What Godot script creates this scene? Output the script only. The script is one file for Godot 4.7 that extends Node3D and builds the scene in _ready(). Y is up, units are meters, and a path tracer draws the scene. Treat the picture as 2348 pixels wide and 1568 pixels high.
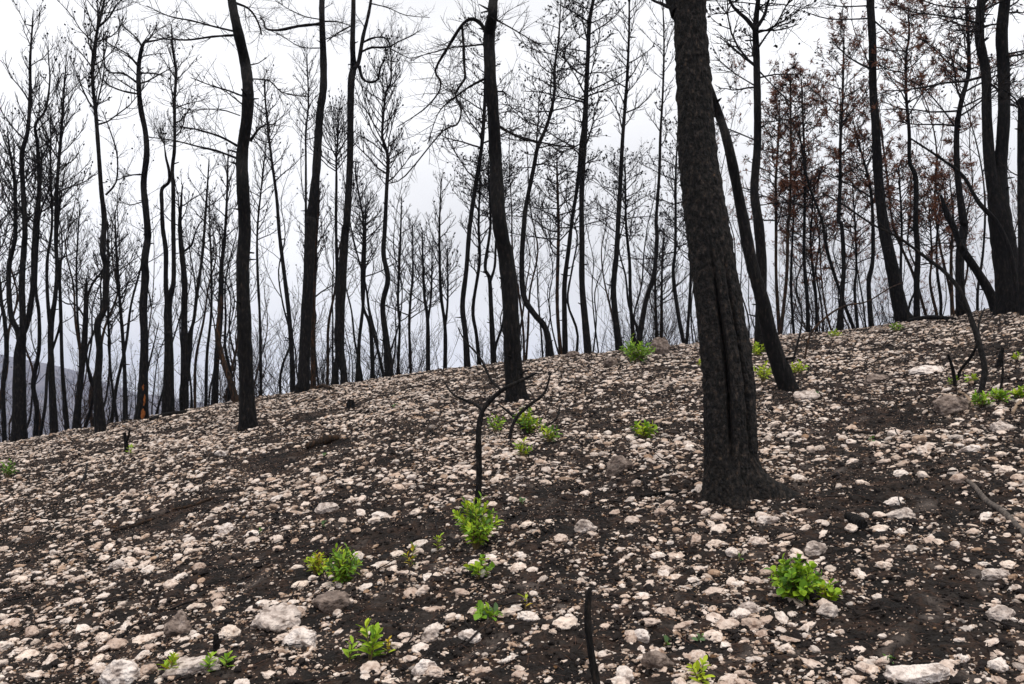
extends Node3D

const F := 2154.022
const EYE := 1.7
const PITCH := 0.0872665
var rng := RandomNumberGenerator.new()
var nz := FastNoiseLite.new()
var nz2 := FastNoiseLite.new()
var taken := {}
var M := {}
var up := Vector3.UP

# ------------------------------------------------------------------ helpers
class Acc:
	var v := PackedVector3Array()
	var n := PackedVector3Array()
	var ix := PackedInt32Array()
	func quad(a: int, b: int, c: int, d: int):
		ix.append_array([a, b, c, a, c, d])
	# a tapered tube through pts; the end closes to a point ring
	func tube(pts: PackedVector3Array, rad: PackedFloat32Array, sides: int, cap := false):
		var k := pts.size()
		var axis := (pts[k - 1] - pts[0]).normalized()
		var ref := Vector3.RIGHT if absf(axis.y) > 0.8 else Vector3.UP
		var base := v.size()
		for i in k:
			var t: Vector3 = (pts[mini(i + 1, k - 1)] - pts[maxi(i - 1, 0)]).normalized()
			var e1 := t.cross(ref).normalized()
			var e2 := e1.cross(t)
			for s in sides:
				var a := TAU * s / sides
				var o := e1 * cos(a) + e2 * sin(a)
				v.append(pts[i] + o * rad[i])
				n.append(o)
		for i in k - 1:
			for s in sides:
				var s2 := (s + 1) % sides
				var a := base + i * sides
				quad(a + s, a + s2, a + sides + s2, a + sides + s)
		if cap:
			for e in [0, k - 1]:
				var c := v.size()
				v.append(pts[e])
				var nn: Vector3 = (pts[k - 1] - pts[k - 2]).normalized() if e > 0 else (pts[0] - pts[1]).normalized()
				n.append(nn)
				for s in sides:
					v.append(v[base + e * sides + s])
					n.append(nn)
				for s in sides:
					var s2 := (s + 1) % sides
					if e > 0: ix.append_array([c, c + 1 + s, c + 1 + s2])
					else: ix.append_array([c, c + 1 + s2, c + 1 + s])
	# a small lump of eight faces
	func lump(p: Vector3, r: float, l: float, d: Vector3):
		var b := v.size()
		var e1 := d.cross(Vector3(0.3, 0.5, 0.8)).normalized()
		var e2 := d.cross(e1)
		for q in [d * l, e1 * r, e2 * r, -e1 * r, -e2 * r, -d * l * 0.8]:
			v.append(p + q)
			n.append(q.normalized())
		for s in 4:
			ix.append_array([b, b + 1 + s, b + 1 + (s + 1) % 4, b + 5, b + 1 + (s + 1) % 4, b + 1 + s])
	# a flat blade
	func blade(p: Vector3, d: Vector3, l: float, w: float, side: Vector3):
		var b := v.size()
		var nn := d.cross(side).normalized()
		v.append_array([p - side * w * 0.4, p + side * w * 0.4, p + d * l * 0.55 + side * w, p + d * l, p + d * l * 0.55 - side * w])
		for q in 5: n.append(nn)
		ix.append_array([b, b + 1, b + 2, b, b + 2, b + 4, b + 4, b + 2, b + 3])
	func mesh(m: Material) -> ArrayMesh:
		var arr := []
		arr.resize(Mesh.ARRAY_MAX)
		arr[Mesh.ARRAY_VERTEX] = v
		arr[Mesh.ARRAY_NORMAL] = n
		arr[Mesh.ARRAY_INDEX] = ix
		var am := ArrayMesh.new()
		am.add_surface_from_arrays(Mesh.PRIMITIVE_TRIANGLES, arr)
		am.surface_set_material(0, m)
		return am

func numbered(called: String) -> String:
	var k: int = taken.get(called, 0)
	taken[called] = k + 1
	return called if k == 0 else "%s_%03d" % [called, k]

func tag(o: Node, label: String, category: String, group := ""):
	o.set_meta("label", label)
	o.set_meta("category", category)
	if group: o.set_meta("group", group)

func base(called: String, where: Vector3) -> Node3D:
	var o := Node3D.new()
	o.name = numbered(called)
	add_child(o, true)
	o.position = where
	return o

func put(called: String, mesh: Mesh, parent: Node) -> MeshInstance3D:
	var o := MeshInstance3D.new()
	o.name = numbered(called) if parent == self else called
	o.mesh = mesh
	parent.add_child(o, true)
	return o

func rr(a: float, b: float) -> float:
	return rng.randf_range(a, b)

func rvec() -> Vector3:
	return Vector3(rng.randfn(), rng.randfn(), rng.randfn()).normalized()

# the point at forward distance d that stands at (px, py) of the photograph's 2347 x 1568 preview
func at(px: float, py: float, d: float) -> Vector3:
	var u := (px - 1173.5) / F
	var w := (784.0 - py) / F
	var dz := cos(PITCH) - w * sin(PITCH)
	return Vector3(u / dz * d, EYE + (w * cos(PITCH) + sin(PITCH)) / dz * d, -d)

# ------------------------------------------------------------------ terrain
func crest(u: float) -> float:
	var a := absf(u)
	if a > 0.56: u = signf(u) * (0.56 + 0.12 * tanh((a - 0.56) / 0.12))
	return (((0.22515 * u + 0.08308) * u - 0.10687) * u + 0.11293) * u + 0.06572

func hgt(x: float, d: float) -> float:
	var de := 0.5 * (d + 4.0 + sqrt((d - 4.0) * (d - 4.0) + 4.0))
	var u := x / de
	var s := crest(u)
	var D := 17.0 - 2.0 * clampf(u, -0.7, 0.7)
	var drop: float
	if d < D: drop = EYE * pow(1.0 - d / D, 1.5)
	else:
		var e := d - D
		drop = 30.0 * tanh(0.035 * e * e / (1.0 + 0.12 * e) / 30.0)
	return EYE + (d if d < 60.0 else 60.0 + 20.0 * tanh((d - 60.0) / 20.0)) * s - drop

func bump(x: float, d: float) -> float:
	return 0.05 * nz.get_noise_2d(x * 9.0, d * 9.0) + 0.022 * nz.get_noise_2d(x * 40.0 + 300.0, d * 40.0)

func gy(x: float, d: float) -> float:
	return hgt(x, d) + bump(x, d)

func gnormal(x: float, d: float) -> Vector3:
	var e := 0.08
	return Vector3(hgt(x - e, d) - hgt(x + e, d), 2.0 * e, hgt(x, d + e) - hgt(x, d - e)).normalized()

# where the sight line through a pixel meets the slope
func foot(px: float, py: float) -> Vector3:
	var d := 2.2
	while d < 17.6:
		var p := at(px, py, d)
		if p.y <= hgt(p.x, d):
			return Vector3(p.x, gy(p.x, d), -d)
		d += 0.04
	var q := at(px, py, 16.6)
	return Vector3(q.x, gy(q.x, 16.6), -16.6)

# ------------------------------------------------------------------ materials
func noise_tex(freq: float, ramp: Array, sz := 512, kind := FastNoiseLite.TYPE_SIMPLEX_SMOOTH, seed_ := 1, oct := 5) -> NoiseTexture2D:
	var f := FastNoiseLite.new()
	f.noise_type = kind
	f.frequency = freq
	f.seed = seed_
	f.fractal_octaves = oct
	var t := NoiseTexture2D.new()
	t.width = sz
	t.height = sz
	t.seamless = true
	t.noise = f
	if ramp.size():
		var g := Gradient.new()
		var offs := PackedFloat32Array()
		var cols := PackedColorArray()
		for r in ramp:
			offs.append(r[0])
			cols.append(Color(r[1], r[2], r[3]).linear_to_srgb())
		g.offsets = offs
		g.colors = cols
		t.color_ramp = g
	return t

func mat(ramp: Array, scale_: Vector3, freq := 0.02, rough := 0.95, relief := 0.0, relief_freq := 0.05, seed_ := 1) -> StandardMaterial3D:
	var m := StandardMaterial3D.new()
	m.albedo_texture = noise_tex(freq, ramp, 512, FastNoiseLite.TYPE_SIMPLEX_SMOOTH, seed_)
	m.uv1_triplanar = true
	m.uv1_world_triplanar = true
	m.uv1_scale = scale_
	m.roughness = rough
	m.metallic_specular = 0.25
	if relief > 0.0:
		m.heightmap_enabled = true
		m.heightmap_texture = noise_tex(relief_freq, [], 512, FastNoiseLite.TYPE_SIMPLEX_SMOOTH, seed_ + 7)
		m.heightmap_scale = relief
	return m

func materials():
	M.soil = mat([[0.0, 0.009, 0.008, 0.0075], [0.38, 0.014, 0.012, 0.011], [0.52, 0.022, 0.017, 0.0145], [0.62, 0.048, 0.029, 0.021], [0.7, 0.03, 0.024, 0.021], [0.82, 0.075, 0.06, 0.052], [1.0, 0.15, 0.125, 0.11]], Vector3.ONE * 0.55, 0.012, 0.95, 6.0, 0.07, 3)
	M.stone = mat([[0.0, 0.26, 0.19, 0.155], [0.3, 0.50, 0.40, 0.34], [0.45, 0.72, 0.62, 0.55], [0.7, 0.80, 0.71, 0.64], [1.0, 0.84, 0.76, 0.70]], Vector3.ONE * 2.4, 0.02, 0.9, 1.0, 0.05, 5)
	M.stone.vertex_color_use_as_albedo = true
	M.boulder = mat([[0.0, 0.12, 0.09, 0.075], [0.32, 0.28, 0.22, 0.19], [0.42, 0.64, 0.55, 0.49], [0.6, 0.78, 0.69, 0.63], [1.0, 0.84, 0.77, 0.71]], Vector3.ONE * 1.6, 0.018, 0.9, 1.6, 0.05, 9)
	M.darkstone = mat([[0.0, 0.05, 0.04, 0.035], [0.4, 0.12, 0.09, 0.075], [0.6, 0.24, 0.185, 0.155], [1.0, 0.48, 0.40, 0.35]], Vector3.ONE * 1.6, 0.02, 0.9, 1.6, 0.05, 11)
	M.clod = mat([[0.0, 0.008, 0.007, 0.007], [0.5, 0.018, 0.015, 0.014], [1.0, 0.045, 0.032, 0.026]], Vector3.ONE * 2.0, 0.03, 0.95, 1.0, 0.05, 21)
	M.bark = mat([[0.0, 0.003, 0.003, 0.003], [0.45, 0.0065, 0.006, 0.006], [0.65, 0.013, 0.0115, 0.0105], [0.8, 0.028, 0.021, 0.018], [1.0, 0.09, 0.05, 0.03]], Vector3(1.6, 0.5, 1.6), 0.03, 0.9, 1.5, 0.06, 13)
	M.nearbark = mat([[0.0, 0.005, 0.005, 0.005], [0.4, 0.011, 0.0105, 0.010], [0.58, 0.021, 0.018, 0.0165], [0.68, 0.032, 0.0265, 0.0235], [0.8, 0.055, 0.042, 0.034], [1.0, 0.14, 0.085, 0.05]], Vector3(2.2, 1.2, 2.2), 0.03, 0.9, 1.2, 0.06, 15)
	M.twig = mat([[0.0, 0.010, 0.009, 0.009], [1.0, 0.035, 0.028, 0.025]], Vector3.ONE, 0.03)
	M.brownbark = mat([[0.0, 0.008, 0.007, 0.006], [0.45, 0.018, 0.013, 0.01], [0.7, 0.06, 0.032, 0.018], [1.0, 0.2, 0.09, 0.04]], Vector3(1.5, 0.4, 1.5), 0.03, 0.9, 1.5, 0.06, 17)
	M.orangewood = mat([[0.0, 0.03, 0.015, 0.01], [0.4, 0.22, 0.07, 0.02], [1.0, 0.5, 0.17, 0.045]], Vector3(4, 1.2, 4), 0.03, 0.9, 0.5, 0.06, 19)
	M.greywood = mat([[0.0, 0.03, 0.026, 0.024], [0.5, 0.10, 0.085, 0.075], [1.0, 0.25, 0.20, 0.16]], Vector3(4, 2, 4), 0.02, 0.85, 0.5, 0.06, 23)
	M.tanwood = mat([[0.0, 0.12, 0.08, 0.05], [0.5, 0.27, 0.19, 0.13], [1.0, 0.45, 0.35, 0.26]], Vector3(4, 2, 4), 0.02, 0.85, 0.5, 0.06, 25)
	M.needle = StandardMaterial3D.new()
	M.needle.albedo_color = Color(0.17, 0.06, 0.027).linear_to_srgb()
	M.needle.roughness = 0.8
	M.litter = StandardMaterial3D.new()
	M.litter.albedo_color = Color(0.12, 0.055, 0.032).linear_to_srgb()
	M.litter.roughness = 0.8
	M.cone = mat([[0.0, 0.05, 0.02, 0.014], [1.0, 0.2, 0.07, 0.045]], Vector3.ONE * 6, 0.04)
	M.hill = mat([[0.0, 0.06, 0.055, 0.055], [0.5, 0.14, 0.125, 0.12], [1.0, 0.30, 0.265, 0.25]], Vector3.ONE * 0.004, 0.03)
	M.leaf = []
	for c in [[0.13, 0.25, 0.02], [0.25, 0.38, 0.024], [0.36, 0.44, 0.026], [0.07, 0.145, 0.022], [0.45, 0.33, 0.025], [0.08, 0.14, 0.055]]:
		var l := StandardMaterial3D.new()
		l.albedo_color = Color(c[0], c[1], c[2]).linear_to_srgb()
		l.roughness = 0.5
		l.metallic_specular = 0.3
		l.backlight_enabled = true
		l.backlight = Color(c[0] * 0.6, c[1] * 0.6, c[2] * 0.5).linear_to_srgb()
		M.leaf.append(l)
	M.sprout = StandardMaterial3D.new()
	M.sprout.albedo_color = Color(0.13, 0.09, 0.03).linear_to_srgb()
	M.sprout.roughness = 0.7

# ------------------------------------------------------------------ rocks
func ico(sub: int) -> Array:
	var t := (1.0 + sqrt(5.0)) / 2.0
	var v := PackedVector3Array()
	for q in [[-1, t, 0], [1, t, 0], [-1, -t, 0], [1, -t, 0], [0, -1, t], [0, 1, t], [0, -1, -t], [0, 1, -t], [t, 0, -1], [t, 0, 1], [-t, 0, -1], [-t, 0, 1]]:
		v.append(Vector3(q[0], q[1], q[2]).normalized())
	var f := PackedInt32Array([0, 11, 5, 0, 5, 1, 0, 1, 7, 0, 7, 10, 0, 10, 11, 1, 5, 9, 5, 11, 4, 11, 10, 2, 10, 7, 6, 7, 1, 8, 3, 9, 4, 3, 4, 2, 3, 2, 6, 3, 6, 8, 3, 8, 9, 4, 9, 5, 2, 4, 11, 6, 2, 10, 8, 6, 7, 9, 8, 1])
	for s in sub:
		var mid := {}
		var nf := PackedInt32Array()
		for i in range(0, f.size(), 3):
			var m := []
			for e in 3:
				var a := f[i + e]
				var b := f[i + (e + 1) % 3]
				var key := mini(a, b) * 100000 + maxi(a, b)
				if not mid.has(key):
					mid[key] = v.size()
					v.append((v[a] + v[b]).normalized())
				m.append(mid[key])
			nf.append_array([f[i], m[0], m[2], f[i + 1], m[1], m[0], f[i + 2], m[2], m[1], m[0], m[1], m[2]])
		f = nf
	return [v, f]

# a broken, slightly rounded stone with longest half-extent about 1, resting flat side down
func rock(sub: int, seed_: int, m: Material, shape: Vector3, rough := 0.12) -> ArrayMesh:
	var r := RandomNumberGenerator.new()
	r.seed = seed_
	var g := ico(sub)
	var planes := []
	for k in 11:
		planes.append([Vector3(r.randfn(), r.randfn(), r.randfn()).normalized(), r.randf_range(0.55, 0.95)])
	var out := Acc.new()
	for d in g[0]:
		var best := 1.0
		for p in planes:
			var c: float = d.dot(p[0])
			if c > 0.01:
				var q: float = p[1] / c
				var h := clampf(0.5 + (best - q) / 0.1, 0.0, 1.0)
				best = lerpf(best, q, h) - 0.05 * h * (1.0 - h)
		best *= 1.0 + rough * nz2.get_noise_3dv(d * 130.0 + Vector3(seed_ * 37.0, 0, 0)) + rough * 0.6 * nz2.get_noise_3dv(d * 330.0 + Vector3(0, seed_ * 53.0, 0))
		out.v.append(d * best * shape)
	var nn := PackedVector3Array()
	nn.resize(out.v.size())
	var f: PackedInt32Array = g[1]
	for i in range(0, f.size(), 3):
		var a := out.v[f[i]]
		var c := (out.v[f[i + 1]] - a).cross(out.v[f[i + 2]] - a)
		if c.dot(a) < 0.0: c = -c
		for e in 3: nn[f[i + e]] += c
	for i in nn.size(): nn[i] = nn[i].normalized()
	out.n = nn
	if sub <= 2:
		# broken faces: each facet partly keeps its own direction
		var o2 := Acc.new()
		for i in range(0, f.size(), 3):
			var a := out.v[f[i]]
			var c := (out.v[f[i + 1]] - a).cross(out.v[f[i + 2]] - a).normalized()
			if c.dot(a) < 0.0: c = -c
			for e in [0, 2, 1]:
				o2.ix.append(o2.v.size())
				o2.v.append(out.v[f[i + e]])
				o2.n.append((nn[f[i + e]] + c * 2.0).normalized())
		return o2.mesh(m)
	# front faces run clockwise
	for i in range(0, f.size(), 3):
		out.ix.append_array([f[i], f[i + 2], f[i + 1]])
	return out.mesh(m)

func ground_basis(x: float, d: float, yaw: float, tilt := 0.0) -> Basis:
	var n := (gnormal(x, d) + rvec() * tilt).normalized()
	var fx := Vector3(cos(yaw), 0, sin(yaw))
	fx = (fx - n * fx.dot(n)).normalized()
	return Basis(fx, n, fx.cross(n))

# ------------------------------------------------------------------ trees
func smooth(P: Array, k: int) -> Array:
	# Catmull-Rom through [Vector3, radius] pairs
	var out := []
	for i in P.size() - 1:
		var p0: Array = P[maxi(i - 1, 0)]
		var p1: Array = P[i]
		var p2: Array = P[i + 1]
		var p3: Array = P[mini(i + 2, P.size() - 1)]
		for j in k:
			var t := float(j) / k
			out.append([p1[0].cubic_interpolate(p2[0], p0[0], p3[0], t), lerpf(p1[1], p2[1], t)])
	out.append(P[P.size() - 1])
	return out

func tube_of(a: Acc, S: Array, sides: int, knots := 0.05, cap := true):
	var pts := PackedVector3Array()
	var rad := PackedFloat32Array()
	for q in S:
		pts.append(q[0])
		rad.append(q[1] * (1.0 + knots * rng.randfn()))
	a.tube(pts, rad, sides, cap)

func shoot(a: Acc, o: Vector3, dir: Vector3, L: float, r: float, curl: float, ntw: int, depth: int, opt: Dictionary):
	var segs := 5 if depth >= 2 else (3 if depth == 1 else 2)
	var pts := PackedVector3Array([o])
	var rad := PackedFloat32Array([r])
	var d := dir
	var st := L / segs
	for i in segs:
		d = (d + rvec() * 0.22 + up * curl / segs).normalized()
		pts.append(pts[i] + d * st)
		rad.append(lerpf(r, r * 0.35, float(i + 1) / segs))
	a.tube(pts, rad, 4 if depth >= 2 and r > 0.008 else 3)
	if depth > 0:
		for k in ntw:
			var t := 0.18 + 0.82 * (k + rng.randf()) / ntw
			var i := mini(int(t * segs), segs - 1)
			var p := pts[i].lerp(pts[i + 1], t * segs - i)
			var dd := (pts[i + 1] - pts[i]).normalized()
			var side := dd.cross(rvec()).normalized()
			var d2 := (dd * rr(0.5, 1.0) + side * rr(0.5, 1.0) + up * curl * 0.4).normalized()
			shoot(a, p, d2, L * rr(0.22, 0.48) * (1.15 - 0.5 * t), maxf(r * 0.5, 0.0024), curl, maxi(ntw / 2, 2), depth - 1, opt)
	elif opt.get("cones", 0.0) > 0.0 and rng.randf() < opt.cones:
		a.lump(pts[segs], rr(0.012, 0.024), rr(0.02, 0.036), d)
	if depth <= 1 and opt.has("needles") and rng.randf() < opt.get("nd", 0.5):
		var na: Acc = opt.needles
		for j in 13:
			var p := pts[rng.randi_range(1, segs)]
			var q := (d * 0.6 + rvec()).normalized()
			na.blade(p, q, rr(0.06, 0.13), rr(0.004, 0.009), q.cross(rvec()).normalized())

# twigs and small branches round one stem, S = smoothed stem points
func dress(a: Acc, S: Array, y0: float, opt: Dictionary):
	var n: int = opt.get("n", 30)
	var top: float = S[S.size() - 1][0].y
	var az := rr(0, TAU)
	for k in n:
		var f := (k + rng.randf()) / n
		var y := lerpf(y0, top, pow(f, 0.9))
		var i := 0
		while i < S.size() - 2 and S[i + 1][0].y < y: i += 1
		var p0: Vector3 = S[i][0]
		var p1: Vector3 = S[i + 1][0]
		var t := clampf((y - p0.y) / maxf(p1.y - p0.y, 0.001), 0.0, 1.0)
		var o := p0.lerp(p1, t)
		az += 2.4 + rr(-0.5, 0.5)
		var el: float = deg_to_rad(opt.get("el", 30.0) + rr(-14, 14) + 22.0 * f)
		var dir := Vector3(cos(az) * cos(el), sin(el), sin(az) * cos(el))
		var L: float = opt.get("len", 1.1) * rr(0.55, 1.15) * (1.0 - 0.62 * f)
		if f < 0.25 and rng.randf() < 0.4: L *= 0.4
		var r: float = minf(S[i][1] * 0.5, 0.006 + 0.011 * L)
		shoot(a, o, dir, L, r, opt.get("curl", 0.25), opt.get("tw", 8), 2, opt)

func style(s: String) -> Dictionary:
	match s:
		"plume": return {"n": 48, "len": 1.3, "el": 36.0, "curl": 0.7, "tw": 9, "cones": 0.06}
		"layer": return {"n": 38, "len": 1.35, "el": 14.0, "curl": 0.3, "tw": 10, "cones": 0.16}
		"fine": return {"n": 30, "len": 0.95, "el": 32.0, "curl": 0.5, "tw": 8, "cones": 0.03}
		"sparse": return {"n": 15, "len": 1.0, "el": 22.0, "curl": 0.3, "tw": 6, "cones": 0.05}
		"droop": return {"n": 16, "len": 1.5, "el": -2.0, "curl": 0.1, "tw": 9, "cones": 0.05}
		"needle": return {"n": 32, "len": 1.2, "el": 18.0, "curl": 0.35, "tw": 9, "cones": 0.12, "nd": 0.13}
		"bare": return {"n": 5, "len": 0.5, "el": 20.0, "curl": 0.2, "tw": 4}
	return {}

# stems: flat lists of x, y, width in preview pixels, foot first; d 0 = stands where its foot meets the slope
func pine(label: String, d: float, stems: Array, st := "fine", crown_y := 520.0, limbs := [], called := "burnt_pine", bark: Material = null, group := "burnt pines standing along the ridge"):
	if bark == null: bark = M.bark
	var ft: Vector3
	if d == 0.0: ft = foot(stems[0][0], stems[0][1])
	else:
		var q := at(stems[0][0], stems[0][1], d)
		ft = Vector3(q.x, gy(q.x, d), -d)
	d = -ft.z
	var root := base(called, ft)
	tag(root, label, "tree", group)
	var tw := Acc.new()
	var opt := style(st)
	var na := Acc.new()
	if st == "needle": opt.needles = na
	for si in stems.size():
		var s: Array = stems[si]
		var P := []
		var lean := rr(-0.25, 0.25)
		var y_first: float = s[1]
		for i in range(0, s.size(), 3):
			var hpx: float = (y_first - s[i + 1]) / 800.0
			var dd := d + lean * hpx + (0.12 * sin(i * 1.3 + si * 2.0) * hpx) + si * 0.25 * hpx
			var p := at(s[i], s[i + 1], dd)
			P.append([p - ft, s[i + 2] * 0.5 / F * dd])
		if si == 0:
			var low: Vector3 = P[0][0]
			if low.y > 0.02:
				P.push_front([Vector3(low.x * 0.6, -0.12, 0), P[0][1] * 1.12])
			else:
				P[0][0] = Vector3(0, -0.12, 0)
				P[0][1] *= 1.3
		var y_last: float = s[s.size() - 2]
		var e := P.size() - 1
		if y_last <= 6.0:
			var dir: Vector3 = (P[e][0] - P[e - 1][0]).normalized()
			for k in 4:
				dir = (dir + up * 0.25 + rvec() * 0.12).normalized()
				P.append([P[e][0] + dir * 0.7 * (k + 1), P[e][1] * (1.0 - 0.21 * (k + 1))])
		else:
			# thins out into a leading shoot
			P.append([P[e][0] + ((P[e][0] - P[e - 1][0]).normalized() + up * 0.6).normalized() * 0.35 * (0.3 if st == "bare" else 1.0), P[e][1] * 0.35])
		var S := smooth(P, 5)
		var big: bool = P[0][1] > 0.06
		var a := Acc.new()
		tube_of(a, S, 14 if big else 8, 0.035 if big else 0.05)
		if big:
			for k in 12:
				var q: Array = S[rng.randi_range(4, S.size() - 6)]
				var az := rr(0, TAU)
				var dv := Vector3(cos(az), rr(-0.1, 0.5), sin(az)).normalized()
				a.tube(PackedVector3Array([q[0], q[0] + dv * (q[1] + rr(0.02, 0.05)), q[0] + dv * (q[1] + rr(0.05, 0.13))]), PackedFloat32Array([rr(0.012, 0.022), rr(0.008, 0.014), rr(0.003, 0.008)]), 6, true)
		put("trunk" if si == 0 else "stem", a.mesh(bark), root)
		if opt.size():
			var cy := at(s[0], crown_y, d).y - ft.y
			cy = maxf(cy, P[0][0].y + 0.25)
			var o2 := opt.duplicate()
			o2.n = int(opt.n / sqrt(stems.size()))
			if y_last <= 6.0: o2.n = int(o2.n * 1.8)
			dress(tw, S, cy, o2)
	for L in limbs:
		# [w0, w1, x, y, x, y, ...]
		var P := []
		var cnt: int = (L.size() - 2) / 2
		var way := rr(-0.9, 0.9)
		for k in cnt:
			var f := float(k) / maxi(cnt - 1, 1)
			var p := at(L[2 + 2 * k], L[3 + 2 * k], d + way * f * f + 0.05 * sin(k * 2.1))
			P.append([p - ft, lerpf(L[0], L[1], f) * 0.5 / F * d])
		var S := smooth(P, 3)
		var a := Acc.new()
		tube_of(a, S, 6, 0.08)
		var bo := put("branch", a.mesh(bark), root)
		var bt := Acc.new()
		for k in cnt * 5:
			var i := rng.randi_range(2, S.size() - 2)
			var dd: Vector3 = (S[i + 1][0] - S[i - 1][0]).normalized()
			shoot(bt, S[i][0], (dd * rr(0.3, 1.0) + rvec() * 0.8 + up * 0.15).normalized(), rr(0.15, 0.5), 0.0045, 0.15, 5, 1, opt)
		put("twigs", bt.mesh(M.twig), bo).set_meta("kind", "stuff")
	if tw.v.size(): put("twigs", tw.mesh(M.twig), root).set_meta("kind", "stuff")
	if na.v.size(): put("scorched_needles", na.mesh(M.needle), root).set_meta("kind", "stuff")
	return root

# a stick, stake or fallen branch traced as x, y, width; deep: its own change of distance from foot to tip
func stick(called: String, label: String, category: String, pts: Array, m: Material, deep := 0.0, lying := false, limbs := [], twigs := 0):
	var ft := foot(pts[0], pts[1])
	var d := -ft.z
	var root: Node3D = null
	var P := []
	var cnt := pts.size() / 3
	for k in cnt:
		var f := float(k) / maxi(cnt - 1, 1)
		var p: Vector3
		var w: float = pts[3 * k + 2]
		if lying:
			p = foot(pts[3 * k], pts[3 * k + 1])
			p.y += w * 0.5 / F * -p.z * rr(0.7, 1.2)
		else:
			p = at(pts[3 * k], pts[3 * k + 1], d + deep * f)
			if k == 0: p.y = ft.y - 0.05
		P.append([p - ft, w * 0.5 / F * -p.z])
	var S := smooth(P, 5)
	var a := Acc.new()
	tube_of(a, S, 9, 0.07)
	if limbs.is_empty() and twigs == 0:
		var o := put(called, a.mesh(m), self)
		o.position = ft
		tag(o, label, category)
		return o
	root = base(called, ft)
	tag(root, label, category)
	put("stem", a.mesh(m), root)
	var tw := Acc.new()
	for L in limbs:
		var Q := []
		for k in L.size() / 3:
			Q.append([at(L[3 * k], L[3 * k + 1], d + deep * 0.5 + 0.12 * k * (1 if L[0] > pts[0] else -1)) - ft, L[3 * k + 2] * 0.5 / F * d])
		var SS := smooth(Q, 5)
		var b := Acc.new()
		tube_of(b, SS, 7, 0.07)
		put("branch", b.mesh(m), root)
	for k in twigs:
		var i := rng.randi_range(S.size() / 3, S.size() - 2)
		shoot(tw, S[i][0], ((S[i + 1][0] - S[i][0]).normalized() + rvec() * 0.9).normalized(), rr(0.15, 0.5), 0.004, 0.1, 3, 1, {})
	if tw.v.size(): put("twigs", tw.mesh(M.twig), root).set_meta("kind", "stuff")
	return root

# ------------------------------------------------------------------ leafy resprouts
var leaf_mesh := {}
func leaf(kind: int, color: int) -> ArrayMesh:
	var key := kind * 10 + color
	if leaf_mesh.has(key): return leaf_mesh[key]
	var a := Acc.new()
	# unit length along +Z, folded a little along its midrib
	var prof := [[0.0, 0.03], [0.2, 0.13], [0.45, 0.2], [0.7, 0.19], [0.9, 0.1], [1.0, 0.0]] if kind == 0 else [[0.0, 0.03], [0.15, 0.2], [0.4, 0.36], [0.65, 0.38], [0.88, 0.22], [1.0, 0.04]]
	for q in prof:
		var y: float = -0.18 * q[0] * q[0]
		a.v.append_array([Vector3(-q[1], y + q[1] * 0.35, q[0]), Vector3(0, y, q[0]), Vector3(q[1], y + q[1] * 0.35, q[0])])
		a.n.append_array([Vector3(0.3, 0.95, 0.1), Vector3(0, 0.98, 0.2), Vector3(-0.3, 0.95, 0.1)])
	for i in prof.size() - 1:
		for s in 2:
			var b := i * 3 + s
			a.quad(b, b + 1, b + 4, b + 3)
	leaf_mesh[key] = a.mesh(M.leaf[color])
	return leaf_mesh[key]

# px foot, spread and height in preview pixels; leaf length in metres
func sprout(label: String, px: float, py: float, wpx: float, hpx: float, shoots: int, per_: int, len_: float, kind: int, colors: Array, group := "green resprouts on the burnt slope"):
	var ft := foot(px, py)
	var d := -ft.z
	var W := wpx * 0.6 / F * d
	var H := hpx * 1.12 / F * d
	var root := base("green_sprout", ft)
	tag(root, label, "plant", group)
	var per := per_
	for s in shoots:
		var st := Acc.new()
		var az := TAU * s / shoots * 2.4 + rr(-0.4, 0.4)
		var out := sqrt((s + 0.5) / shoots)
		var tip := Vector3(cos(az) * W * 0.8 * out, H * rr(0.6, 0.95) * (1.1 - 0.55 * out * out), sin(az) * W * 0.8 * out)
		if shoots == 1: tip = Vector3(rr(-0.2, 0.2) * W, H * 0.9, rr(-0.2, 0.2) * W)
		var mid := Vector3(tip.x * 0.35, tip.y * 0.62, tip.z * 0.35)
		var pts := PackedVector3Array()
		for k in 5:
			var t := k / 4.0
			pts.append(Vector3(tip.x * 0.05, -0.02, tip.z * 0.05).lerp(mid, t).lerp(mid.lerp(tip, t), t))
		st.tube(pts, PackedFloat32Array([0.004, 0.0035, 0.003, 0.0022, 0.0015]), 5)
		var so := put("stem", st.mesh(M.sprout), root)
		var hue: int = colors[rng.randi() % colors.size()]
		per = int(per_ * rr(1.0, 1.5))
		for k in per:
			var t := 0.22 + 0.78 * (k + 0.6) / per
			var f := t * 4.0
			var i := mini(int(f), 3)
			var p := pts[i].lerp(pts[i + 1], f - i)
			var ax := (pts[i + 1] - pts[i]).normalized()
			var a2 := k * 2.4 + rr(-0.5, 0.5)
			var side := (ax.cross(Vector3(0.31, 0.2, 0.93)).normalized()).rotated(ax, a2)
			var fwd := (side * rr(0.7, 1.0) + ax * (0.35 + 0.9 * t * t) + rvec() * 0.15).normalized()
			var nn := (ax + up * 0.6 - fwd * 0.2 + rvec() * 0.25)
			nn = (nn - fwd * nn.dot(fwd)).normalized()
			var o := MeshInstance3D.new()
			o.name = "leaf"
			o.mesh = leaf(kind, hue if rng.randf() < 0.6 else colors[rng.randi() % colors.size()])
			var L := len_ * rr(0.5, 1.0) * (1.0 if t < 0.85 else 0.8)
			o.transform = Transform3D(Basis(nn.cross(fwd), nn, fwd).scaled(Vector3.ONE * L), p)
			so.add_child(o, true)
	return root

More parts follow.
